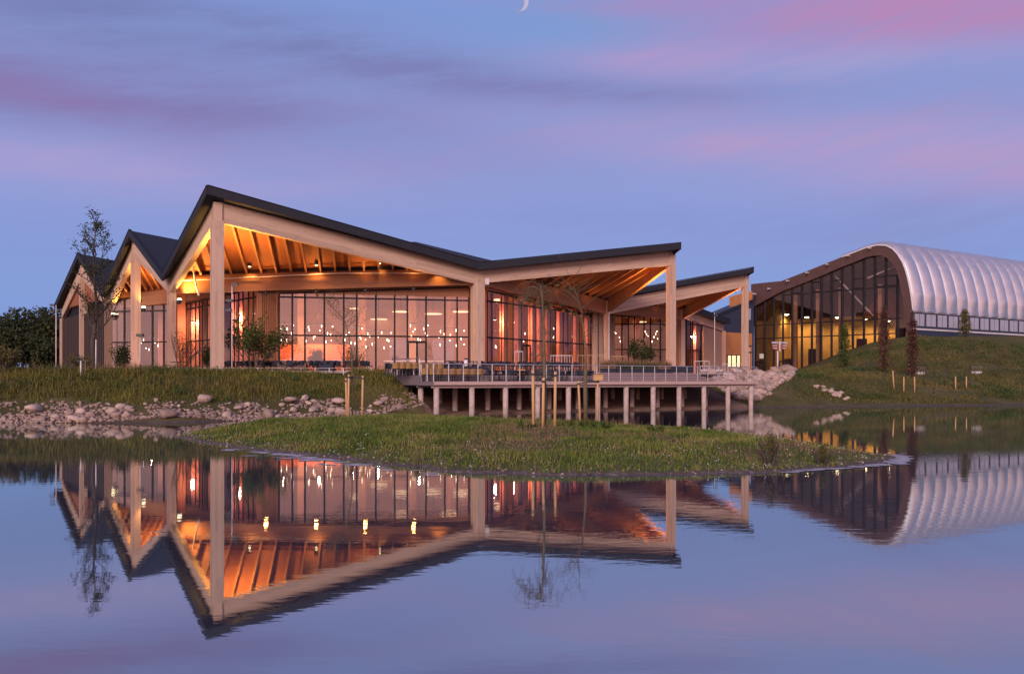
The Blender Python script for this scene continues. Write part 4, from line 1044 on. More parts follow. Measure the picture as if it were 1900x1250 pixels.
while t < TB-.05:
    c = [D3(s, q, z) for z in (DZ-.05, DZ) for s, q in ((0, t), (SL, t), (SL, t+.135), (0, t+.135))]; mb.hexa(c); t += .145
dpart(mb, 'deck_boards', M['deck'])
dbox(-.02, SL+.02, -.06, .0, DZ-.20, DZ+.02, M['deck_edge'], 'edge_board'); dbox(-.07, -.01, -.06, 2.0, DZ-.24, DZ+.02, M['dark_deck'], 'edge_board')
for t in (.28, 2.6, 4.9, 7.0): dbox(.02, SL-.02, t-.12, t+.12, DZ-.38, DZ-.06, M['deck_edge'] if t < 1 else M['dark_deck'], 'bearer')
# raised platform at the left end, five long steps up to the terrace along the rest
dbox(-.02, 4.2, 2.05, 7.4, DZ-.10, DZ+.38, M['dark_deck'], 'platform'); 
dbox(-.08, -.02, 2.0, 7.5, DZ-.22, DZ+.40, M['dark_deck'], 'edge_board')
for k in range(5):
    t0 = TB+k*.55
    dbox(4.27 if k < 3 else .0, SL-.02, t0-.012, t0-.003, DZ+.139*k+.006, DZ+.139*k+.040, M['navy'], 'shadow_strip')  # thin dark strip standing for the shade in each step joint
    dbox(4.25 if k < 3 else -.02, SL, t0, 7.6, DZ+.139*k+(.001 if k else -.05), DZ+.139*(k+1), M['deck'], 'step')
for t, n in ((.28, 12), (2.7, 12), (5.1, 12)):
    for k in range(n):
        s = .32+k*2.41+(.0 if t < 1 else (.0))
        if t > 1 and s > 26.9: continue
        x, y = dk(s, t); zg = float(ground_z(np.array([x]), np.array([y]))[0])
        if zg > DZ-.35: continue
        dpart(MB().lathe((x, y, 0), [(.175, -1.3), (.175, DZ-.39)], 14), 'pile', M['concrete']) if False else dpart(MB().tube([(x, y, -1.3), (x, y, DZ-.385)], .175, 14), 'pile', M['concrete']).data.polygons.foreach_set('use_smooth', [True]*14+[False]*2)
        if t < 1: dpart(MB().box(x, y, DZ-.40, DZ-.06, .12, .34, ANG), 'bearer_clip', M['steel']) if k % 3 == 2 else None
# brown earth bank under the deck
gs, gt_ = np.meshgrid(np.arange(-.2, 28.2, .4), np.arange(.2, 9.2, .4)); ex, ey = DO[0]+UX*gs+VX*gt_, DO[1]+UY*gs+VY*gt_; ez = np.minimum(ground_z(ex, ey)+.05, DZ-.15)+(vnoise(ex*2, ey*2)-.5)*.08
idx = np.arange(gs.size).reshape(gs.shape); Fq = np.stack([idx[:-1, :-1], idx[:-1, 1:], idx[1:, 1:], idx[1:, :-1]], -1).reshape(-1, 4)
M['earth'] = plain('brown_earth', (.22, .125, .085), (.14, .078, .052), 2.5, .95, bmp=.4)
tag(npmesh('earth_bank', np.stack([ex, ey, ez], -1).reshape(-1, 3), Fq, M['earth'], smooth=True), 'bare brown earth bank under the deck', 'ground', kind='structure')
# ---- railing
RO_ = (DO[0], DO[1], DZ); rl = thing('deck_railing', 'slim grey wire railing along the edge of the timber deck', 'railing', RO_)
def post(s, t, z):
    p = D3(s, t, z); r = MB().bar(p, p+Vector((0, 0, 1.09)), .055, .055).build('post', M['steel'], rl, RO_); return p
fr = [post(s, .0, DZ) for s in np.linspace(.0, SL-.1, 28)]
lf = [post(.0, t, DZ if t < 2 else DZ+.38) for t in (.95, 1.9, 2.15, 3.1, 4.05, 5.0, 5.95, 6.9)]
rt = [post(SL-.1, t, DZ) for t in (1.0, 2.0, 3.0, 4.0)]
mb = MB(); Z1 = Vector((0, 0, 1.10))
mb.bar(fr[0]+Z1, fr[-1]+Z1, .065, .055); mb.bar(fr[0]+Z1, lf[1]+Z1, .06, .05); mb.bar(lf[2]+Z1, lf[-1]+Z1, .06, .05); mb.bar(fr[-1]+Z1, rt[-1]+Z1, .06, .05)
mb.build('handrail', M['steel'], rl, RO_)
mb = MB()
for h in (.18, .36, .54, .72, .90):
    Zh = Vector((0, 0, h))
    for a, b in ((fr[0], fr[-1]), (fr[0], lf[1]), (lf[2], lf[-1]), (fr[-1], rt[-1])): mb.bar(a+Zh, b+Zh, .008)
mb.build('wire', M['steel'], rl, RO_)
# ================================================================== rocks
def rockmat(name, a, b, c):
    m, nt, p = newmat(name); P = objco(nt); n = noise(nt, P, 2.2, 6, .65); f = noise(nt, P, 14, 4, .6)
    oi = nt.nodes.new('ShaderNodeObjectInfo'); r = E(nt, oi.outputs['Random']); isl = island(nt)
    col = ramp(nt, (n*.45+f*.2+r*.45+isl*.25-.12), [(.25, a), (.55, b), (.85, c)])
    nt.links.new(col, p.inputs['Base Color']); p.inputs['Roughness'].default_value = .9; p.inputs['Specular IOR Level'].default_value = .2
    bump(nt, p, n*.6+f*.4, .6, .05); return m
M['rubble'] = rockmat('dark_rubble', (.10, .072, .058), (.225, .165, .135), (.42, .315, .265))
M['rock'] = rockmat('pale_rock', (.14, .100, .080), (.32, .235, .19), (.50, .385, .32))
def rock_verts(seed, sub=2, cuts=9, flat=.9):
    r = np.random.default_rng(seed); bm = bmesh.new(); bmesh.ops.create_icosphere(bm, subdivisions=sub, radius=1)
    V = np.array([v.co[:] for v in bm.verts]); Fc = np.array([[v.index for v in f.verts] for f in bm.faces]); bm.free()
    for _ in range(cuts):
        n = r.normal(size=3); n /= np.linalg.norm(n); d = .62+.30*r.random(); k = V@n
        V -= np.maximum(k-d, 0)[:, None]*n
    V *= (1+.05*r.normal(size=(len(V), 1))); V[:, 2] *= flat; V[:, 0] *= 1+.35*r.random()
    V /= np.abs(V).max(); return V, Fc
RV = [rock_verts(40+k, 2, 8+k % 4, .78+.07*(k % 4)) for k in range(9)]
RM = []
for k, (V, Fc) in enumerate(RV):
    me = bpy.data.meshes.new('stone'); me.from_pydata(V.tolist(), [], Fc.tolist()); me.materials.append(M['rock'])
    me.polygons.foreach_set('use_smooth', [k % 3 != 0]*len(Fc)); RM.append(me)
def stone(x, y, r, sink, label, group=None, zs=1.0, k=None, name='stone', z=None, cat='stone'):
    k = rng.randrange(len(RM)) if k is None else k
    o = bpy.data.objects.new(name, RM[k]); COL.objects.link(o)
    z0 = float(ground_z(np.array([x]), np.array([y]))[0]) if z is None else z
    o.location = (x, y, z0+r*(.55-sink)); o.rotation_euler = (rng.uniform(-.3, .3), rng.uniform(-.3, .3), rng.random()*6.28)
    o.scale = (r, r*(.75+.3*rng.random()), r*zs*(.8+.3*rng.random())); return tag(o, label, cat, group)
def wy(py): return F*H/(py-HOR)
# boulders one can tell apart (photo column, photo row of the centre, half width in photo pixels)
for q, py, hw, zs, k, lb in (
    (379, 741, 14, 1.15, 1, 'big round pinkish boulder standing alone above the stone bank'),
    (312, 769, 17, .8, 4, 'broad pale boulder at the waterline below the round boulder'),
    (63, 758, 17, .6, 2, 'pale flat-topped boulder in the meadow at the far left'),
    (139, 777, 16, .45, 6, 'flat grey stone lying at the waterline on the left'),
    (237, 759, 8, 1.2, 3, 'small upright pointed stone rising from the left stone bank'),
    (539, 743, 14, .7, 5, 'long slanting grey boulder at the top of the rubble'),
    (499, 770, 18, .75, 7, 'wide pale boulder at the waterline left of centre'),
    (572, 748, 7, .8, 8, 'small tan stone on the grass above the rubble'),
    (629, 745, 14, .55, 2, 'low grey boulder half hidden by the staked tree'),
    (703, 749, 12, .8, 4, 'square pinkish boulder in the grass left of the deck'),
    (634, 766, 16, .6, 1, 'broad low stone at the water behind the stakes'),
    (442, 756, 11, .6, 3, 'tan wedge-shaped stone in the upper rubble')):
    # find where the sight line meets the bank
    ys = np.linspace(40, 58, 400); xs = (q-950)/F*ys; g = ground_z(xs, ys); line = H+(HOR-(py+hw*.35))/F*ys
    j = int(np.argmax(g > line)) if (g > line).any() else 100
    stone(xs[j], ys[j], hw/F*ys[j], .12, lb, None, zs, k, 'boulder', cat='boulder')
gz_ = lambda x, y: float(ground_z(np.array([x]), np.array([y]))[0])
# individual stones of the left bank
cnt = 0
while cnt < 172:
    q = rng.uniform(-20, 800); x0 = None; off = rng.random()**1.5*4.2*(.55 if q < 250 else 1)
    yy = float(np.interp(q, [-60, 200, 450, 720, 800], [40.8, 40.6, 43, 48, 50.3]))+off+.1; x = gx(q, yy)
    d = float(shore_d(np.array([x]), np.array([yy]))[0])
    if d < -.1 or d > 4.6 or gz_(x, yy) > 1.0 or (fbm(x*.9, yy*.9) < .40 and d > 1.2): continue
    stone(x, yy, .09+.24*rng.random()**2.6, .22, 'pale rounded stone in the rubble bank along the water below the meadow', 'stones of the left rubble bank', .9); cnt += 1
# riprap beside the deck on the right: from the terrace edge down to the water
def surf(q, py, y0=66, y1=110):
    ys = np.linspace(y0, y1, 600); xs = (q-950)/F*ys; g = ground_z(xs, ys); mk = g > H+(HOR-py)/F*ys
    j = int(np.argmax(mk)) if mk.any() else -1
    return (float(xs[j]), float(ys[j])) if j > 0 else None
RIPP = [(1300, 694), (1330, 689), (1420, 690), (1474, 692), (1468, 704), (1444, 714), (1428, 733), (1400, 746), (1372, 748), (1345, 728), (1318, 708)]
def in_px(q, py): return float(poly_sd(RIPP, np.array([q]), np.array([py]))[0])
cnt = 0; RPTS = []
while cnt < 128:
    q, py = rng.uniform(1300, 1475), rng.uniform(688, 748)
    if in_px(q, py) < -1: continue
    h_ = surf(q, py)
    if h_ is None: continue
    if any(math.hypot(h_[0]-a, (h_[1]-b)*.6) < .42 for a, b in RPTS) and rng.random() < .8: continue
    RPTS.append(h_); stone(h_[0], h_[1], .28+.40*rng.random()**1.6, .10, 'pale angular block in the riprap slope right of the deck', 'riprap blocks beside the deck', .85); cnt += 1
for _ in range(30):
    t = rng.random(); q = rng.gauss(0, 1); py = 731+q*5+rng.gauss(0, 2.5); q = 1546+q*13; yy = 78+rng.random()*3
    ys = np.linspace(68, 100, 500); xs = (q-950)/F*ys; g = ground_z(xs, ys); j = int(np.argmax(g > H+(HOR-py)/F*ys))
    stone(xs[j], ys[j],    .15+.24*rng.random()**1.5, .1, 'pale stone of the small heap in the grass right of the riprap', 'stone heap on the mound', .8)
for q, py, r, lb in ((1441, 688, 1.0, 'white boulder at the foot of the finger signpost'), (1462, 687, 1.25, 'largest white boulder right of the finger signpost'), (1432, 689, .7, 'small white boulder left of the signpost foot')):
    yy = 95.0; o = stone(gx(q, yy), yy, r, .1, lb, None, .75, 4, 'white_boulder', FL-.05 if False else None, 'boulder')
# the smaller stones between them
def pebbles(name, pts, label, rmin, rmax):
    Vs, Fs, b = [], [], 0; V4 = [rock_verts(90+k, 1, 5, .75) for k in range(6)]
    for x, y in pts:
        V, Fc = V4[rng.randrange(6)]; r = rmin+(rmax-rmin)*rng.random()**2; a = rng.random()*6.28; ca, sa = math.cos(a), math.sin(a)
        W = V*r; W = np.stack([W[:, 0]*ca-W[:, 1]*sa, W[:, 0]*sa+W[:, 1]*ca, W[:, 2]], -1)
        z = float(ground_z(np.array([x]), np.array([y]))[0]); W += (x, y, z+r*.35); Vs.append(W); Fs.append(Fc+b); b += len(V)
    tag(npmesh(name, np.concatenate(Vs), np.concatenate(Fs), M['rubble'], smooth=False), label, 'rubble', kind='stuff')
pts = []
while len(pts) < 2300:
    q = rng.uniform(-30, 800); yy = float(np.interp(q, [-60, 200, 450, 720, 800], [40.8, 40.6, 43, 48, 50.3]))+rng.random()**1.6*3.8; x = gx(q, yy)
    d = float(shore_d(np.array([x]), np.array([yy]))[0])
    if -.25 < d < 4.0 and gz_(x, yy) < (1.35 if q > 700 else .95) and (fbm(x*.8, yy*.8) > .40+.03*d or d < .9): pts.append((x, yy))
pebbles('bank_rubble', pts, 'small rubble stones filling the left bank along the water', .05, .15)
pts = []
while len(pts) < 700:
    q, py = rng.uniform(1300, 1475), rng.uniform(688, 748)
    if in_px(q, py) > 0:
        h_ = surf(q, py)
        if h_: pts.append(h_)
pebbles('riprap_rubble', pts, 'small broken stones between the riprap blocks', .14, .34)
# ================================================================== trees and plants
M['bark'] = plain('mossy_bark', (.115, .088, .052), (.155, .125, .062), 5, .9, bmp=.4)
M['bark_dark'] = plain('dark_bark', (.05, .038, .032), (.075, .058, .046), 5, .9, bmp=.3)
M['leaf_dark'] = foliage('dark_leaves', [(.018, .026, .010), (.035, .050, .016), (.060, .072, .024)], 1.2)
M['leaf_green'] = foliage('bush_leaves', [(.030, .045, .012), (.060, .085, .020), (.10, .12, .03)], 1.5)
M['leaf_olive'] = foliage('olive_leaves', [(.060, .058, .020), (.105, .095, .033), (.15, .13, .05)], 1.5)
M['leaf_red'] = foliage('reddish_leaves', [(.050, .022, .020), (.085, .038, .030), (.12, .065, .045)], 1.2)
M['leaf_wood'] = foliage('wood_leaves', [(.012, .020, .010), (.030, .042, .018), (.060, .068, .028), (.090, .082, .038)], .35, fine=.4)
M['sedge_pale'] = foliage('pale_reed', [(.10, .12, .04), (.17, .17, .07)], 2)
def leaves_np(P, r, size, per, squash=1.0, droop=0.0):
    """leaf-sized quads scattered round anchor points"""
    P = np.repeat(np.asarray(P, 'f4'), per, 0); n = len(P)
    off = NR.normal(size=(n, 3)); off /= np.linalg.norm(off, axis=1)[:, None]; off *= (NR.random((n, 1))**.5)*r; off[:, 2] *= squash
    C = P+off; C[:, 2] -= droop*NR.random(n)
    a = NR.normal(size=(n, 3)); a /= np.linalg.norm(a, axis=1)[:, None]; b = np.cross(a, NR.normal(size=(n, 3))); b /= np.linalg.norm(b, axis=1)[:, None]+1e-6
    s = (size*(.6+.8*NR.random((n, 1))))
    V = np.stack([C-a*s, C-b*s*.55, C+a*s, C+b*s*.55], 1).reshape(-1, 3)
    return V, np.arange(n*4).reshape(-1, 4)
def branch(mb, tips, p, d, ln, r, depth, spread, up, n=5, kids=(2, 3), taper=.62, shrink=.72, r2=None):
    rr = r2 or rng
    pts = [Vector(p)]; dd = Vector(d).normalized(); k = 4
    for i in range(k):
        dd = (dd+Vector((rr.gauss(0, .10), rr.gauss(0, .10), rr.gauss(0, .06)+up*.10))).normalized(); pts.append(pts[-1]+dd*ln/k)
    mb.tube(pts, [r*(1-(1-taper)*i/k) for i in range(k+1)], n if r > .02 else 4, cap=False)
    if depth == 0: tips.append(pts[-1]); tips.append(pts[-2]); return
    for j in range(rr.randint(*kids)):
        t = rr.uniform(.45, 1.0); q = pts[int(t*k)]; a = rr.random()*6.28
        side = Vector((math.cos(a), math.sin(a), rr.uniform(-.1, .5)+up)); nd = (dd*(1-spread)+side*spread)
        branch(mb, tips, q, nd, ln*shrink*rr.uniform(.75, 1.15), r*taper*.72, depth-1, spread, up, n, kids, taper, shrink, rr)
    branch(mb, tips, pts[-1], dd, ln*shrink, r*taper, depth-1, spread*.8, up, n, kids, taper, shrink, rr)
def gz1(x, y): return float(ground_z(np.array([x]), np.array([y]))[0])
def iz1(x, y): return float(isl_z(np.array([x]), np.array([y]))[0])
def hit(px, py, y0=60, y1=125):
    ys = np.linspace(y0, y1, 700); xs = (px-950)/F*ys; g = ground_z(xs, ys); m_ = g > H+(HOR-py)/F*ys
    j = int(np.argmax(m_)) if m_.any() else 350
    return xs[j], ys[j], float(g[j])
# ---- young staked trees on the island
def trunk_pts(px_list, yy): return [at(q, py, yy) for q, py in px_list]
def stakes(root, loc, lst, strap_z, zt):
    """stakes: (dx, dy, height, lean)"""
    for dx, dy, h, ln in lst:
        MB().tube([(dx, dy, -.25), (dx+ln*.5, dy, h*.5), (dx+ln, dy, h)], [.055, .052, .048], 8).build('stake', M['stake'], root, smooth=True)
    mb = MB()
    for dx, dy, h, ln in lst:
        a = Vector((dx+ln, dy, h-.13)); mb.bar(a, (0, 0, strap_z), .035, .06)
        mb.box(a.x, a.y, a.z-.035, a.z+.035, .125, .125)
    mb.build('strap', M['rubber'], root)
t1 = thing('young_tree', 'slender weeping bare tree between three stakes in the middle of the island', 'tree', (gx(1010, 27.6), 27.6, iz1(gx(1010, 27.6), 27.6)))
L1 = Vector(t1.location); r1 = random.Random(3)
tp_ = [Vector(q)-L1 for q in trunk_pts([(1010, 806), (1011, 740), (1010, 680), (1009, 610), (1007, 560), (1003, 528)], 27.6)]; tp_[0].z = -.2
mb = MB(); mb.tube(tp_, [.070, .062, .054, .040, .027, .015], 8); tips = []
for k in range(46):                                               # thin arching twigs, longest near the top
    t = r1.uniform(.30, 1.0) if k > 16 else r1.uniform(.86, 1.0); f_ = t*(len(tp_)-1); i = min(int(f_), len(tp_)-2); q = tp_[i].lerp(tp_[i+1], f_-i); a = r1.random()*6.28
    ln = (.35+.75*r1.random())*(1.0 if t > .8 else .5); pts = [q]; dd = Vector((math.cos(a)*.7, math.sin(a)*.7, .95)).normalized()
    for j in range(7):
        dd = (dd+Vector((math.cos(a)*.10, math.sin(a)*.10, -.34 if t > .8 else -.08))+Vector((r1.gauss(0, .15), r1.gauss(0, .15), r1.gauss(0, .10)))).normalized(); pts.append(pts[-1]+dd*ln/5)
    mb.tube(pts, [.010*(1-.1*j) for j in range(8)], 4, cap=False); tips += pts[3:]
    for j in (3, 5):
        e = pts[j]; s_ = Vector((r1.gauss(0, .1), r1.gauss(0, .1), -.16-.1*r1.random())); mb.tube([e, e+s_, e+s_*1.9+Vector((0, 0, -.1))], [.008, .006, .004], 3, cap=False); tips.append(e+s_*1.7)
mb.build('trunk', M['bark'], t1, smooth=True)
V, Fc = leaves_np([tuple(q) for q in tips], .10, .018, 3); npmesh('crown', V, Fc, M['leaf_olive'], t1)
stakes(t1, L1, [(-.37, .0, 1.97, -.02), (-.06, -.28, 1.72, .02), (.36, .05, 1.93, .02)], 1.62, 0)
t2 = thing('young_tree', 'mossy bare tree with two stakes behind the weeping tree on the island', 'tree', (gx(1087, 36.5), 36.5, iz1(gx(1087, 36.5), 36.5)))
L2 = Vector(t2.location); tp_ = [Vector(q)-L2 for q in trunk_pts([(1087, 782), (1086, 720), (1087, 655), (1083, 610), (1078, 570), (1066, 535), (1064, 522)], 36.5)]; tp_[0].z = -.2
mb = MB(); mb.tube(tp_, [.105, .095, .06, .036, .022, .014, .008], 9); tips = []; r1 = random.Random(5)
for k in range(24):
    t = r1.uniform(.38, 1.0); f_ = t*(len(tp_)-1); i = min(int(f_), len(tp_)-2); q = tp_[i].lerp(tp_[i+1], f_-i); a = r1.random()*6.28
    branch(mb, tips, q, (math.cos(a), math.sin(a), .8), .5+.5*r1.random(), .013, 1, .5, .1, 4, (1, 2), r2=r1)
mb.build('trunk', M['bark'], t2, smooth=True)
V, Fc = leaves_np([tuple(q) for q in tips], .16, .028, 3); npmesh('crown', V, Fc, M['leaf_olive'], t2)
stakes(t2, L2, [(-.24, .0, 2.0, -.10), (.52, .0, 2.1, .02)], 1.95, 0)
nb = thing('nest_box', 'small pale wooden box on the right stake of the mossy tree', 'box', tuple(L2+Vector((.54, -.10, 2.03))))
MB().box(0, 0, 0, .24, .42, .22).build('body', M['stake'], nb); MB().box(0, 0, .241, .27, .46, .28).build('lid', M['stake'], nb)
t3 = thing('young_tree', 'thin crooked young tree with three stakes left of the deck', 'tree', (gx(655, 38.5), 38.5, iz1(gx(655, 38.5), 38.5)))
L3 = Vector(t3.location); tp_ = [Vector(q)-L3 for q in trunk_pts([(654, 782), (654, 720), (653, 660), (647, 620), (640, 596), (622, 575), (606, 560)], 38.5)]; tp_[0].z = -.2
mb = MB(); mb.tube(tp_, [.04, .036, .03, .022, .018, .012, .006], 7); tips = []; r1 = random.Random(8)
for k in range(34):
    t = r1.uniform(.32, .98); f_ = t*(len(tp_)-1); i = min(int(f_), len(tp_)-2); q = tp_[i].lerp(tp_[i+1], f_-i); a = r1.random()*6.28
    branch(mb, tips, q, (math.cos(a), math.sin(a), .7), .35+.45*r1.random(), .009, 1, .5, .1, 4, (1, 2), r2=r1)
mb.build('trunk', M['bark'], t3, smooth=True)
V, Fc = leaves_np([tuple(q) for q in tips], .22, .030, 5); npmesh('crown', V, Fc, M['leaf_olive'], t3)
stakes(t3, L3, [(-.30, .05, 1.93, -.05), (-.17, -.3, 2.10, .03), (.42, .05, 2.05, .04)], 1.98, 0)
# ---- dark sparse tree before the left gables, with its stakes
def leafy_tree(name, label, loc, h, r, depth, spread, up, leaf, lsize, lr, per, seed, bark='bark_dark', kids=(2, 3), ln=.36, lean=(0, 0), scat='tree', group=None, first=.25):
    t = thing(name, label, scat, loc, 0, group); r2 = random.Random(seed); mb = MB(); tips = []
    pts = [Vector((lean[0]*k/5+r2.gauss(0, .012)*h*(k > 0), lean[1]*k/5+r2.gauss(0, .012)*h*(k > 0), h*k/5-.2*(k == 0))) for k in range(6)]
    mb.tube(pts, [r*(1-.17*k) for k in range(6)], 8)
    nbr = int(9+h*1.2)
    for k in range(nbr):
        tt = first+(1-first)*k/nbr; f_ = tt*5; i = min(int(f_), 4); q = pts[i].lerp(pts[i+1], f_-i); a = k*2.4+r2.gauss(0, .4)
        branch(mb, tips, q, (math.cos(a), math.sin(a), .55+up), h*ln*(1.1-.75*tt)*r2.uniform(.7, 1.15), r*(.5-.32*tt), depth, spread, up, 5, kids, r2=r2)
    mb.build('trunk', M[bark], t, smooth=True)
    V, Fc = leaves_np([tuple(q) for q in tips], lr, lsize, per); npmesh('crown', V, Fc, M[leaf], t); return t
yy = 56.0; x = gx(176, yy)
lt = leafy_tree('sparse_tree', 'tall sparse dark tree standing before the left gables', (x, yy, gz1(x, yy)), 10.5, .17, 2, .42, .32, 'leaf_dark', .07, .36, 5, 21, ln=.155)
yy = 48.5; x = gx(155, yy)
st = thing('tree_stake', 'pair of short stakes with a crossbar in the left meadow below the sparse tree', 'stakes', (x, yy, gz1(x, yy)))
for dx in (-.16, .12): MB().tube([(dx, 0, -.3), (dx, 0, .98)], .045, 7).build('stake', M['bark'] if dx > 0 else M['pale_metal'], st, smooth=True)
MB().bar((-.42, 0, .95), (.32, 0, .97), .06, .09).build('crossbar', M['rubber'], st)
# ---- leafy bush before the main window and other shrubs
def shrub(name, label, px, yy, pw, ptop, leaf, lsize, per, seed, pbase=None, nst=7, cat='shrub', group=None, z=None):
    x = gx(px, yy); z = (gz1(x, yy) if z is None else z); h = H+(HOR-ptop)/F*yy-z; wv = pw/F*yy
    t = thing(name, label, cat, (x, yy, z), 0, group); r2 = random.Random(seed); mb = MB(); tips = []
    for k in range(nst):
        a = k*2.4; d = Vector((math.cos(a)*wv/h*.55, math.sin(a)*wv/h*.55, 1))
        branch(mb, tips, (math.cos(a)*.1, math.sin(a)*.1, -.1), d, h*.46, .03+.004*h, 2, .42, .25, 4, (2, 3), r2=r2, shrink=.62)
    mb.build('stem', M['bark_dark'], t, smooth=True)
    T_ = np.array([tuple(q) for q in tips]); T_[:, :2] *= (wv/2)/max(1e-3, np.percentile(np.abs(T_[:, 0]), 95)); T_[:, 2] *= h*.96/T_[:, 2].max()
    V, Fc = leaves_np(T_, .13*h, lsize, per); V[:, 2] = np.maximum(V[:, 2], .02); npmesh('foliage', V, Fc, M[leaf], t); return t
shrub('leafy_bush', 'tall dark green leafy bush before the window right of the corner column', 468, 57.5, 92, 586, 'leaf_green', .10, 16, 31, z=2.6)
shrub('shrub', 'reddish thin shrub at the foot of the valley column on the left', 338, 56, 40, 606, 'leaf_olive', .05, 4, 32, z=2.6)
shrub('shrub', 'dark shrub left of the second gable window', 225, 62, 26, 640, 'leaf_dark', .07, 9, 33, z=2.6)
shrub('shrub', 'dark shrub hidden behind the tall corner column', 391, 58.5, 22, 640, 'leaf_dark', .07, 9, 34, z=2.6)
shrub('shrub', 'dark bush in front of the small glazed front behind the deck', 1188, 80, 44, 628, 'leaf_dark', .10, 10, 35, z=FL)
shrub('shrub', 'dark shrub at the left edge of the meadow', 6, 50, 40, 640, 'leaf_olive', .06, 7, 36)
shrub('shrub', 'round green shrub inside the middle window bays', 588, 69.5, 18, 648, 'leaf_dark', .09, 9, 37, z=FL)
shrub('shrub', 'low olive shrub before the left gable columns', 148, 58, 40, 655, 'leaf_olive', .05, 6, 38)
shrub('shrub', 'light olive shrub growing behind the thin crooked tree', 655, 57, 46, 640, 'leaf_olive', .05, 4, 39, z=2.6)
# small weeds on the island one can tell apart
for q, py, pt, pw, lb in ((1113, 805, 786, 26, 'dark green weed clump right of the staked trees'), (1217, 806, 793, 20, 'small dark weed clump right of the middle of the island'), (1073, 797, 784, 26, 'low dark weed clump at the foot of the mossy tree'),
                          (977, 800, 785, 22, 'dark weed clump left of the middle stakes'), (1430, 838, 798, 14, 'tall narrow weed on the right part of the island'), (1527, 834, 824, 12, 'small weed near the right end of the island')):
    yy = 1500*(H-.42)/(py-HOR); t = shrub('weed', lb, q, yy, pw*(.6 if q in (1430, 1527) else 1.25), pt-(0 if q in (1430, 1527) else 5), 'leaf_olive' if q in (1430, 1527) else 'leaf_green', .020 if q in (1430, 1527) else .034, 6 if q in (1430, 1527) else 18, int(q), nst=5, cat='weed', z=iz1(gx(q, yy), yy))
# broad-leaved weeds and white flower heads mixed into the grass (uncountable)
def weed_patch(name, P, label, mat, r, h, size, per):
    P = np.asarray(P, 'f4'); V, Fc = leaves_np(P, r, size, per, h/r); npm = npmesh(name, V, Fc, M[mat]); return tag(npm, label, 'weeds', kind='stuff')
M['weed_leaf'] = foliage('weed_leaves', [(.020, .042, .012), (.045, .080, .022), (.085, .115, .035)], 1.0)
P_ = []
while len(P_) < 420:
    x, y = rng.uniform(-16, 12), rng.uniform(17, 41)
    if float(isl_d(np.array([x]), np.array([y]))[0]) > .5 and fbm(x*.7+11, y*.7) > .46: P_.append((x, y, iz1(x, y)+.05))
weed_patch('island_weeds', P_, 'broad-leaved weeds scattered through the island grass', 'weed_leaf', .20, .09, .022, 26)
P_ = []
while len(P_) < 330:
    x, y = rng.uniform(-14, 12), rng.uniform(17.5, 30); d_ = float(isl_d(np.array([x]), np.array([y]))[0])
    if .3 < d_ < 3.5 and fbm(x*.9+5, y*.9) > .46: P_.append((x, y, iz1(x, y)+.09))
M['petal'] = plain('white_petals', (.62, .60, .55), (.5, .47, .42), 8, .8)
weed_patch('white_flowers', P_, 'small white flower heads near the front edge of the island', 'petal', .05, .04, .016, 3)
P_ = []
while len(P_) < 300:
    x, y = rng.uniform(-42, -9.5), rng.uniform(43, 55); z = gz1(x, y)
    if z > .8 and fbm(x*.35+3, y*.5) > .50: P_.append((x, y, z+.2))
weed_patch('meadow_weeds', P_, 'darker leafy weeds among the meadow grass of the left bank', 'weed_leaf', .55, .28, .05, 34)
P_ = []
while len(P_) < 520:
    x, y = rng.uniform(22, 92), rng.uniform(66, 116); z = gz1(x, y)
    if z > .5 and float(mound_w(np.array([x]), np.array([y]))[0]) > .05 and (x-59.6)*-.53+(y-120)*.85 < -.5 and bool(hall_free(np.array([x]), np.array([y]))[0]) and fbm(x*.13+8, y*.13) > .48: P_.append((x, y, z+.15))
weed_patch('mound_weeds', P_, 'darker leafy weed patches on the mound', 'weed_leaf', 1.0, .30, .085, 40)
rx, ry = gx(775, 20.3), 20.3; rt = thing('reed_tuft', 'pale reed tuft at the front edge of the island', 'reeds', (rx, ry, iz1(rx, ry)))
n = 60; V, Fc = blades(NR.normal(size=n)*.06, NR.normal(size=n)*.05, np.zeros(n), .18+.30*NR.random(n), np.full(n, .012), .5); npmesh('blades', V, Fc, M['sedge_pale'], rt)
# ---- columnar trees and saplings on the mound
def column_tree(label, px, pb, pt, pw, leaf, seed, y0=60, y1=122):
    x, y, z = hit(px, pb, y0, y1); h = (pb-pt)/F*y; wv = pw/F*y/2
    t = thing('columnar_tree', label, 'tree', (x, y, z)); r2 = random.Random(seed)
    mb = MB(); mb.tube([(0, 0, -.2), (.05, 0, h*.5), (0, 0, h*.97)], [.09, .06, .015], 6)
    pts = []
    for k in range(420):
        tt = .08+.92*r2.random(); w_ = wv*(.55+.45*math.sin(min(1, tt*1.25)*math.pi*.9))*(1.1-tt*.65); a = r2.random()*6.28; rr_ = w_*r2.random()**.5*(1.0+.45*math.sin(tt*19+2*a))
        pts.append((math.cos(a)*rr_, math.sin(a)*rr_, tt*h))
        if k % 8 == 0: mb.tube([(0, 0, max(0, tt*h-.5)), pts[-1]], [.018, .006], 3, cap=False)
    mb.build('trunk', M['bark_dark'], t, smooth=True)
    V, Fc = leaves_np(pts, .42, .105, 4); npmesh('crown', V, Fc, M[leaf], t); return t
column_tree('narrow dark green tree in front of the arched hall glass', 1567, 683, 604, 26, 'leaf_green', 51)
column_tree('tall narrow reddish tree left of the brown arch foot', 1641, 692, 572, 20, 'leaf_red', 52)
column_tree('tall narrow reddish tree right of the brown arch foot', 1693, 700, 596, 16, 'leaf_red', 53)
column_tree('small thin tree in front of the clerestory windows', 1790, 624, 576, 22, 'leaf_olive', 54)
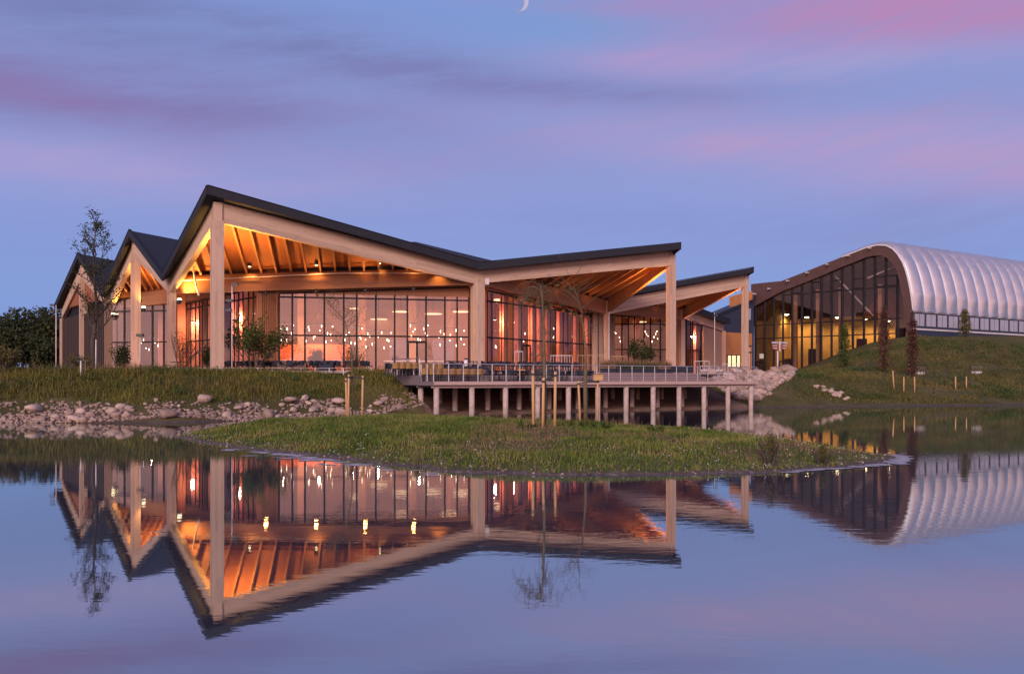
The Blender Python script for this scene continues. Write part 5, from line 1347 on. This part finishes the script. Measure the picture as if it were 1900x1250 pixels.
# ---- stakes and markers on the mound
for k, (q, pb, pt, lb) in enumerate(((1659, 722, 688, 'leaning pale stake below the left reddish tree'), (1677, 728, 699, 'left stake of the pair below the right reddish tree'), (1697, 728, 699, 'right stake of the pair below the right reddish tree'),
                                     (1773, 722, 698, 'left stake of the pair on the right slope'), (1793, 722, 698, 'right stake of the pair on the right slope'))):
    x, y, z = hit(q, pb); h = (pb-pt)/F*y; t = thing('tree_stake', lb, 'stake', (x, y, z))
    MB().tube([(0, 0, -.2), (-.12 if k == 0 else 0, 0, h)], .055, 7).build('stake', M['stake'], t, smooth=True)
    MB().bar((-.1, 0, h*.9), (.25, 0, h*.92), .03, .05).build('strap', M['rubber'], t)
for k, (q, pb, h, lb) in enumerate(((1802, 720, 5.0, 'tallest thin bare sapling on the right slope'), (1752, 712, 3.2, 'thin bare sapling on the middle of the mound slope'), (1855, 704, 3.4, 'thin bare sapling at the far right of the mound'), (1716, 716, 2.4, 'small bare sapling right of the reddish trees'))):
    x, y, z = hit(q, pb); leafy_tree('sapling', lb, (x, y, z), h, .035, 1, .35, .4, 'leaf_red', .05, .2, 2, 60+k, ln=.25)
for q, pb, lb in ((1708, 695, 'left pale wire rack on the mound'), (1813, 694, 'right pale wire rack on the mound')):
    x, y, z = hit(q, pb); t = thing('wire_rack', lb, 'rack', (x, y, z), .15); mb = MB()
    for dx in np.linspace(-.6, .6, 7): mb.bar((dx, 0, 0), (dx, 0, .8), .02)
    for z_ in (.1, .8): mb.bar((-.62, 0, z_), (.62, 0, z_), .025)
    mb.build('bars', M['steel'], t)
    MB().box(0, .12, .02, .3, 1.1, .2).build('tray', M['pale_metal'], t)
# ---- the wood behind the lawn on the left
def wood_tree(px, yy, pt, pw, label, seed, conif=False):
    x = gx(px, yy); z = 2.55; h = H+(HOR-pt)/F*yy-z; wv = pw/F*yy/2; t = thing('wood_tree', label, 'tree', (x, yy, z), 0, 'trees of the wood beyond the lawn'); r2 = random.Random(seed)
    mb = MB(); mb.tube([(0, 0, -.3), (r2.gauss(0, .3), 0, h*.45), (r2.gauss(0, .4), 0, h*.9)], [.24, .17, .05], 7); pts = []
    cl_ = [(r2.gauss(0, .45)*wv, r2.gauss(0, .45)*wv, h*(.30+.62*r2.random()**.8), .16+.16*r2.random()) for _ in range(17)]
    for cx, cy, cz, cr in cl_:
        mb.tube([(0, 0, cz*.6), (cx*.6, cy*.6, cz*.85), (cx, cy, cz)], [.07, .05, .02], 4, cap=False)
        for _ in range(42):
            v = Vector((r2.gauss(0, 1), r2.gauss(0, 1), r2.gauss(0, .8))).normalized()*(cr*h*.95*r2.random()**.45); q = (cx+v.x, cy+v.y, min(cz+v.z, h)); pts.append(q)
    mb.build('trunk', M['bark'], t, smooth=True)
    V, Fc = leaves_np(pts, .45, .19, 5); V[:, 2] = np.maximum(V[:, 2], .3); npmesh('crown', V, Fc, M['leaf_wood'], t)
for k, (q, yy, pt, pw, lb) in enumerate(((-28, 112, 588, 80, 'broad dark tree cut by the left edge of the picture'), (12, 118, 577, 62, 'tall dark tree second from the left in the wood'), (42, 116, 574, 64, 'tallest round-crowned tree of the wood'), (72, 124, 586, 52, 'lower dark tree in the gap of the wood'),
    (96, 118, 575, 56, 'dark tree of the wood just left of the pavilion'), (122, 122, 586, 50, 'dark tree of the wood half hidden by the pavilion'), (20, 104, 612, 60, 'lower olive tree in front of the wood at far left'), (60, 106, 622, 60, 'low bushy tree in front of the middle of the wood'), (92, 104, 628, 44, 'low bushy tree in front of the wood beside the lamp mast'), (-10, 103, 620, 50, 'low bushy tree at the very left edge'), (112, 126, 596, 60, 'far dark tree behind the lamp mast'), (-70, 120, 585, 90, 'large tree outside the left edge'))):
    wood_tree(q, yy, pt, pw, lb, 200+k)
# ================================================================== furniture on the deck and terrace
def chair_proto(label, group, shell, frame, loc, rz, arms=False):
    t = thing('chair', label, 'chair', loc, rz, group)
    mb = MB()                                                       # wrapped shell: curved back made of narrow staves
    for k in range(9):
        a = rad(-62+k*15.5); x, y = math.sin(a)*.27, math.cos(a)*.21-.02
        mb.box(x, y, .46, .84-.05*abs(k-4)/4, .085, .035, -a)
    mb.build('backrest', shell, t)
    mb = MB(); mb.prism([(-.23, -.24, .45), (.23, -.24, .45), (.24, .10, .44), (.15, .19, .44), (-.15, .19, .44), (-.24, .10, .44)], (0, 0, .05)); mb.build('seat', shell, t)
    for sx in (-1, 1):
        for sy in (-1, 1): MB().tube([(sx*.17, sy*.15, .45), (sx*.23, sy*.22, 0)], .014, 5).build('leg', frame, t)
    return t
def dk_floor(s, t):
    if t < 2.05: return DZ
    if s < 4.2: return DZ+.38
    if t < TB: return DZ
    return DZ+.139*min(5, int((t-TB)/.55)+1)
def spot(px, t):
    s = dk_px(px, t); x, y = dk(s, t); return s, x, y, dk_floor(s, t)
LF, LU = 'tan shell chair in the front row on the lower deck, back to the water', 'tan shell chair in the upper row on the raised platform'
GF, GU = 'tan chairs in the front row on the deck', 'tan chairs in the upper row on the platform'
first = None
for k in range(9):
    s, x, y, z = spot(789+k*12.6, 1.15)
    rz = ANG+math.pi+rng.gauss(0, .07)
    if first is None: first = chair_proto(LF, GF, M['tan_shell'], M['dark_metal'], (x, y, z), rz)
    else: copy_tree(first, (x, y, z), rz, LF, GF)
for k in range(8):
    s, x, y, z = spot(735+k*11.6, 3.0); copy_tree(first, (x, y, z), ANG+math.pi+rng.gauss(0, .07), LU, GU)
darkc = None
def dark_chair(x, y, z, rz, label, group):
    global darkc
    if darkc is None: darkc = chair_proto(label, group, M['navy'], M['dark_metal'], (x, y, z), rz); return darkc
    return copy_tree(darkc, (x, y, z), rz, label, group)
def table(x, y, z, rz, lx, ly, h, label, group, top='navy', ped=False):
    t = thing('table', label, 'table', (x, y, z), rz, group)
    MB().box(0, 0, h-.04, h, lx, ly).build('tabletop', M[top], t)
    if ped:
        MB().tube([(0, 0, .02), (0, 0, h-.04)], .03, 8).build('leg', M['dark_metal'], t); MB().box(0, 0, 0, .025, .42, .42).build('base', M['dark_metal'], t)
        MB().bar((-.21, 0, .30), (.21, 0, .30), .025).build('footrest', M['dark_metal'], t)
    else:
        for sx in (-1, 1):
            for sy in (-1, 1): MB().box(sx*(lx/2-.06), sy*(ly/2-.06), 0, h-.04, .05, .05).build('leg', M['dark_metal'], t)
    return t
# long dark tables before each row, dark chairs on their far side
for k in range(4):
    s, x, y, z = spot(800+k*26, 1.85); table(x, y, z, ANG, .8 if k == 3 else 1.25, .55, .74, 'long dark table before the front row of tan chairs on the lower deck', 'tables of the front row')
for k in range(7):
    s, x, y, z = spot(733+k*13.5, 3.75)
    if k < 4: table(x, y, z, ANG, 1.2, .6, .74, 'long dark table behind the upper row of tan chairs', 'tables of the upper row')
for k in range(13):
    s, x, y, z = spot(722+k*12, 4.5+.08*(k % 2)); dark_chair(x, y, z, ANG+rng.gauss(0, .15), 'dark chair on the far side of the upper tables, left part of the deck', 'dark chairs behind the upper tables')
for k in range(10):
    s, x, y, z = spot(815+k*9.5, 5.6+.5*(k % 2)); dark_chair(x, y, z, ANG+rng.gauss(0, .3), 'dark chair crowded together on the steps behind the front row of tan chairs', 'dark chairs behind the front row')
for k in range(12):
    s, x, y, z = spot(742+k*11, 6.1+.5*(k % 2)); dark_chair(x, y, max(z, DZ+.38), ANG+rng.gauss(0, .5), 'dark chair in the packed back rows left of the white dispenser', 'dark chairs in the packed back rows')
for k in range(6):
    s, x, y, z = spot(748+k*24, 6.9); table(x, y, max(z, DZ+.38), ANG, 1.3, .7, .76, 'dark table in the packed back rows before the glass door', 'tables in the packed back rows')
sw = thing('parasol_base', 'small white upright dispenser with a dark lid standing on the dark tables', 'dispenser', tuple(Vector((*dk(dk_px(864.5, 4.6), 4.6), dk_floor(dk_px(864.5, 4.6), 4.6)+.9))))
sw.name = 'drink_dispenser'
MB().lathe((0, 0, 0), [(.11, 0), (.14, .05), (.14, .40), (.08, .46)], 12).build('body', M['white'], sw, smooth=True); MB().lathe((0, 0, .46), [(.11, 0), (.12, .06), (.06, .10)], 12).build('lid', M['navy'], sw)
# pedestal below it so that it stands on something
s_, x_, y_, z_ = spot(864.5, 4.6); table(x_, y_, z_, ANG, .5, .5, .90, 'small square stand under the white dispenser', None, ped=True)
# bistro tables, stools and slim metal chairs along the middle of the deck
stool0 = None
def stool(x, y, z, rz, label, group, h=.76, back=.35):
    global stool0
    if stool0 is not None: return copy_tree(stool0, (x, y, z), rz, label, group)
    t = thing('bar_stool', label, 'stool', (x, y, z), rz, group)
    MB().lathe((0, 0, h-.04), [(.05, 0), (.18, .0), (.18, .04), (.05, .04)], 12).build('seat', M['navy'], t)
    for sx in (-1, 1):
        for sy in (-1, 1): MB().tube([(sx*.12, sy*.12, h-.03), (sx*.20, sy*.20, 0)], .014, 5).build('leg', M['dark_metal'], t)
    mb = MB(); c = [(-.17, -.17, .28), (.17, -.17, .28), (.17, .17, .28), (-.17, .17, .28)]
    for k in range(4): mb.bar(c[k], c[(k+1) % 4], .02)
    mb.build('footrest', M['dark_metal'], t)
    mb = MB(); pts = [(math.sin(rad(-50+20*k))*.19, math.cos(rad(-50+20*k))*.19, h+back) for k in range(6)]
    for k in range(5): mb.bar(pts[k], pts[k+1], .02, .10)
    mb.bar((pts[0][0], pts[0][1], h), pts[0], .02); mb.bar((pts[-1][0], pts[-1][1], h), pts[-1], .02); mb.build('backrest', M['dark_metal'], t)
    stool0 = t; return t
for q, t_ in ((906, 3.2), (918, 3.0), (930, 3.6), (946, 3.8), (960, 3.4), (984, 3.7), (1000, 3.3), (1016, 3.9), (1030, 3.2)):
    s, x, y, z = spot(q, t_); stool(x, y, z, rng.random()*6, 'dark bar stool among the stools on the middle of the deck', 'bar stools on the deck')
for q, t_, lb in ((912, 3.8, 'dark bistro table among the stools right of the tan chairs'), (966, 2.9, 'dark bistro table behind the left stake of the weeping tree'), (1024, 2.6, 'dark bistro table behind the right stake of the weeping tree')):
    s, x, y, z = spot(q, t_); table(x, y, z, ANG+.2, .7, .7, .74, lb, None, ped=True)
s, x, y, z = spot(1043.5, .75); bt = table(x, y, z, ANG, .55, .55, .74, 'small grey-topped bistro table standing alone at the deck railing', None, top='steel', ped=True)
s, x, y, z = spot(1036, 1.0); dark_chair(x, y, z, ANG+1.4, 'dark chair beside the small bistro table at the railing', None)
s, x, y, z = spot(1003, 1.2); dark_chair(x, y, z, ANG+2.8, 'dark chair directly behind the weeping tree trunk', None)
s, x, y, z = spot(1020, 1.3); dark_chair(x, y, z, ANG+3.3, 'dark chair between weeping tree and bistro table', None)
for k in range(16):
    q = 898+k*11.5; s, x, y, z = spot(q, 7.9+.5*(k % 3)); z = FL
    dark_chair(x, y, z, ANG+rng.gauss(0, .6), 'dark terrace chair in front of the red-lit side windows', 'dark chairs before the side windows')
for k in range(6):
    q = 905+k*32; s, x, y, z = spot(q, 8.7); table(x, y, FL, ANG, .75, .75, .74, 'dark square table among the chairs before the side windows', 'tables before the side windows', ped=True)
for k in range(20):
    q = 902+k*10.4; t_ = 2.5+(k*7 % 4)*.55; s, x, y, z = spot(q, t_); dark_chair(x, y, z, ANG+rng.gauss(0, 1.2), 'dark chair among the loose chairs on the open middle of the deck', 'loose chairs on the middle of the deck')
for k in range(5):
    s, x, y, z = spot(925+k*42, 3.1); table(x, y, z, ANG, .75, .75, .74, 'dark square table among the loose chairs on the middle of the deck', 'tables on the middle of the deck', ped=True)
cd = thing('cushion_stack', 'pale cushion block standing between the dark stools', 'cushion', tuple(Vector((*dk(dk_px(967, 3.3), 3.3), DZ))))
MB().box(0, 0, 0, .42, .42, .42, ANG).build('base', M['dark_metal'], cd); MB().box(0, 0, .43, .86, .40, .40, ANG).build('cushion', M['tan_wall'], cd)
# slatted rails and pale slim frames before the side windows
def slat_rail(q0, q1, yy, h, label, gap=.14, mat='pale_metal', name='slat_rail'):
    a, b = Vector((gx(q0, yy), yy, FL)), Vector((gx(q1, yy), yy, FL)); t = thing(name, label, 'rail', tuple(a)); mb = MB(); n = max(2, int((b-a).length/gap))
    for k in range(n+1): q = a.lerp(b, k/n); mb.bar(q, q+Vector((0, 0, h)), .03)
    mb.build('bars', M[mat], t, tuple(a))
    for z in (h, .1): MB().bar(a+Vector((0, 0, z)), b+Vector((0, 0, z)), .05).build('rail', M[mat], t, tuple(a))
M['brass'] = plain('tan_slat', (.42, .26, .13), (.36, .22, .11), 3, .5)
slat_rail(955, 970, 66, 1.75, 'narrow pale frame before the side window left of the stakes', .6)
slat_rail(985, 1018, 69, 1.55, 'dark slatted rail behind the weeping tree', .16, 'dark_metal')
slat_rail(1022, 1062, 70, 1.55, 'pale slatted rail between the two staked trees', .22)
slat_rail(1072, 1100, 72, 1.62, 'tan slatted rail behind the mossy tree', .35, 'brass')
slat_rail(1103, 1131, 73, 1.66, 'tan slatted rail before the far column', .55, 'brass')
slat_rail(1134, 1163, 74, 1.60, 'tan slatted rail before the small glazed front', .22, 'brass')
# planters with grasses along the top of the steps
M['dry_plant'] = foliage('planter_grass', [(.13, .085, .045), (.22, .14, .075), (.30, .20, .11)], 1.2)
M['sedge'] = foliage('planter_sedge', [(.020, .040, .022), (.045, .070, .032), (.09, .11, .05)], 1.5)
for q0, q1, lb, gk in ((1117, 1140, 'long dark planter with brown grasses left of the others above the steps', 0), (1142, 1166, 'planter with brown grasses in the middle above the steps', 1), (1168, 1192, 'planter with green sedge below the dark bush', 1), (1194, 1218, 'planter with green sedge before the tall right column', 1), (1220, 1245, 'planter with brown grasses beside the dark box', 0)):
    t_ = 7.9; s0, s1 = dk_px(q0, t_), dk_px(q1, t_); c = dk((s0+s1)/2, t_); t = thing('planter', lb, 'planter', (c[0], c[1], FL), ANG); L = s1-s0
    mb = MB(); mb.box(0, 0, 0, .30, L, .5); mb.box(0, 0, .301, .33, L+.04, .54); mb.build('trough', M['navy'], t)
    n = 420; x = NR.uniform(-L/2, L/2, n); y = NR.uniform(-.25, .25, n); V, Fc = blades(x, y, np.full(n, .32), .25+.35*NR.random(n), np.full(n, .035), .8); npmesh('sedge', V, Fc, M['sedge'] if gk else M['dry_plant'], t)
    n = 300; x = NR.uniform(-L/2, L/2, n); y = NR.uniform(-.1, .28, n); V, Fc = blades(x, y, np.full(n, .36), .45+.45*NR.random(n), np.full(n, .03), .9); npmesh('tall_grass', V, Fc, M['dry_plant'], t)
s0, s1 = dk_px(1250, 7.3), dk_px(1281.5, 7.3); c = dk((s0+s1)/2, 7.3); t = thing('dark_box', 'dark navy storage box standing above the steps on the right', 'box', (c[0], c[1], DZ+.139*5), ANG)
MB().box(0, 0, .04, .56, s1-s0, .7).build('body', M['navy'], t); MB().box(0, 0, .565, .60, s1-s0+.05, .76).build('lid', M['navy'], t)
# pale furniture and racks on the terrace at the right end
for k, (q, yy, lb) in enumerate(((1311, 84, 'left pale bench with white cushion behind the right end of the railing'), (1329, 86, 'white cushioned bench right of the pale one behind the railing'), (1384, 92, 'white covered bench beside the tall thin lamp post'))):
    x = gx(q, yy); t = thing('bench', lb, 'bench', (x, yy, FL), ANG)
    MB().box(0, 0, .38, .55, 1.3, .55).build('cushion', M['white'], t)
    for sx in (-1, 1): MB().box(sx*.55, 0, 0, .38, .06, .5).build('leg', M['pale_metal'], t)
    mb = MB(); mb.bar((-.62, .28, .9), (.62, .28, .9), .05); mb.bar((-.6, .28, .4), (-.6, .28, .9), .04); mb.bar((.6, .28, .4), (.6, .28, .9), .04); mb.build('backrest', M['pale_metal'], t)
slat_rail(1288, 1316, 82, 1.35, 'pale rail by the left pale bench at the right end', .45)
slat_rail(1340, 1376, 90, 1.25, 'pale rail with close bars in front of the lit window', .3)
MB_ = None
# bicycle-like racks omitted; low dark stanchions by the hall door
for k, q in enumerate((1406, 1440)):
    yy = 118 if k == 0 else 112; t = thing('planter_tub', ('dark tub by the lit door of the arched hall', 'dark tub left of the signpost')[k], 'tub', (gx(q, yy), yy, FL))
    MB().lathe((0, 0, 0), [(.30, 0), (.36, .05), (.42, .75), (.38, .78)], 14).build('tub', M['navy'], t); n = 200; a = NR.random(n)*6.28; r = .3*NR.random(n)**.5
    V, Fc = blades(np.cos(a)*r, np.sin(a)*r, np.full(n, .7), .3+.3*NR.random(n), np.full(n, .05), .8); npmesh('plant', V, Fc, M['sedge'], t)
# ================================================================== lamp masts, signpost, low fence
def mast(px, yy, pt, label, heads, z=2.6, r=.045):
    x = gx(px, yy); h = H+(HOR-pt)/F*yy-z; t = thing('lamp_mast', label, 'lamp mast', (x, yy, z))
    MB().tube([(0, 0, -.2), (0, 0, h*.5), (0, 0, h)], [r*1.2, r, r*.8], 8).build('pole', M['pale_metal'], t, smooth=True)
    for dz, dx in heads:
        mb = MB(); mb.box(dx, 0, h+dz-.08, h+dz+.10, .42, .26); mb.bar((0, 0, h+dz), (dx, 0, h+dz), .05); mb.build('lamp_head', M['dark_metal'], t)
    return t
mast(104, 74, 566, 'tall lamp mast with two dark heads at the left end of the pavilion', ((0, -.3), (-.65, -.35)))
mast(430.5, 55.2, 528, 'lamp mast with dark heads right of the corner column', ((.0, .2), (-1.1, -.15), (-1.75, -.2)))
mast(178, 53.5, 630, 'plain pale post in front of the sparse dark tree', ())
mast(260, 54, 622, 'slim post with a small lamp before the second gable column', ((.0, .0),), r=.03)
mast(1390.5, 97, 642, 'thin lamp post with two small dark heads beside the ochre annexe', ((.0, .1), (-.75, .1)), FL, .05)
mast(1326, 84, 580, 'thin pale pole with small lamps left of the third column', ((-.3, .1),), FL, .04)
yy = 100.0; sg = thing('signpost', 'finger signpost with grey and red boards before the arched hall', 'signpost', (gx(1443, yy), yy, FL)); zz_ = lambda py: H+(HOR-py)/F*yy-FL
MB().tube([(0, 0, 0), (0, 0, zz_(651))], .09, 10).build('pole', M['pale_metal'], sg, smooth=True); MB().box(.25, 0, zz_(651), zz_(633), .10, .14).build('mast_head', M['white'], sg)
M['sign_red'] = plain('sign_red', (.20, .065, .055), (.18, .055, .05), 3, .5); M['sign_grey'] = plain('sign_grey', (.22, .23, .28), (.2, .2, .25), 3, .5)
for k, (pt, pb, mt) in enumerate(((633.5, 637.5, 'sign_grey'), (639, 643, 'sign_red'), (643.5, 648, 'sign_red'))):
    for sd_ in (-1, 1):
        x0 = .33 if sd_ > 0 else .17; L = .92-.06*k; b = MB(); zb, zt_ = zz_(pb), zz_(pt)
        b.prism([(x0 if sd_ > 0 else x0-L, -.05, zb), (x0+L if sd_ > 0 else x0, -.05, zb), (x0+L if sd_ > 0 else x0, -.05, zt_), (x0 if sd_ > 0 else x0-L, -.05, zt_)], (0, .06, 0)); o = b.build('sign_board', M[mt], sg)
        wb_ = MB(); xx = x0+.28 if sd_ > 0 else x0-L+.06; zm = (zb+zt_)/2
        for j in range(6):                                          # pale rows of lettering too small to read
            wd = .05+.04*rng.random(); wb_.box(xx+wd/2, -.062, zm-.055, zm+.055, wd, .012); xx += wd+.035
            if xx > (x0+L-.1 if sd_ > 0 else x0-.3): break
        wb_.build('lettering', M['pale_metal'], o)
# low post-and-wire fence along the top of the left meadow
f0, f1 = (gx(318, 54.5), 54.5), (gx(690, 55.2), 55.2); fo = (f0[0], f0[1], 2.6)
fn = thing('low_fence', 'low wire fence with pale posts along the top of the left meadow', 'fence', fo)
for k in range(15):
    t = k/14; x, y = f0[0]+(f1[0]-f0[0])*t, f0[1]+(f1[1]-f0[1])*t; MB().bar((x, y, 2.4), (x, y, 3.0), .05).build('post', M['pale_metal'], fn, fo)
mb = MB()
for z in (2.78, 2.98): mb.bar((*f0, z), (*f1, z), .018)
mb.build('wire', M['pale_metal'], fn, fo)
# furniture on the terrace between meadow and window
for k, (q, yy) in enumerate(((330, 58.5), (402, 57.6), (418, 60), (445, 58.5), (470, 59.8), (498, 59), (515, 61), (540, 59.5), (566, 60.5), (630, 60), (676, 60.5))):
    table(gx(q, yy), yy, FL, rng.gauss(.1, .2), .9, .8, .74, 'dark square terrace table before the main window, left of the deck', 'terrace tables before the main window', ped=(k % 2 == 0))
for k in range(30):
    q = 395+k*10+rng.gauss(0, 3); yy = 57.8+3.4*rng.random()
    dark_chair(gx(q, yy), yy, FL, rng.random()*6.28, 'dark terrace chair before the main window, left of the deck', 'terrace chairs before the main window')
M['rattan'] = plain('brown_rattan', (.16, .085, .05), (.12, .065, .04), 9, .8)
for k, (q, lb) in enumerate(((531, 'brown lounge sofa before the left panes of the main window'), (556, 'second brown lounge sofa right beside the first'), (607, 'dark lounge sofa below the green shrub in the window'))):
    yy = 58.2; t = thing('lounge_sofa', lb, 'sofa', (gx(q, yy), yy, FL), rng.gauss(0, .1)); mt = M['rattan'] if k < 2 else M['navy']
    MB().box(0, 0, .08, .42, 1.0, .8).build('base', mt, t); MB().box(0, .36, .421, .82, 1.0, .14).build('backrest', mt, t)
    for sx in (-1, 1): MB().box(sx*.44, -.05, .421, .62, .12, .66).build('armrest', mt, t)
    MB().box(0, -.06, .422, .52, .74, .62).build('cushion', M['navy'], t)
# low boats of stacked timber and benches far left by the wood
for k, (q, yy, w_, lb, mt) in enumerate(((24, 92, 2.0, 'dark blue covered bench at the far left by the wood', 'navy'), (41, 91, 1.7, 'orange-brown timber bench by the wood', 'tan_wall'), (60, 92, 1.6, 'grey bench right of the orange one by the wood', 'pale_metal'), (80, 94, 2.4, 'long pale picnic bench nearest the lamp mast by the wood', 'deck'))):
    t = thing('picnic_bench', lb, 'bench', (gx(q, yy), yy, 2.6), .1*k)
    MB().box(0, 0, .40, .48, w_, .5).build('seat', M[mt], t); MB().box(0, .26, .5, .95, w_, .06).build('backrest', M[mt], t)
    for sx in (-1, 1): MB().box(sx*(w_/2-.2), 0, 0, .40, .1, .45).build('leg', M['dark_metal'], t)
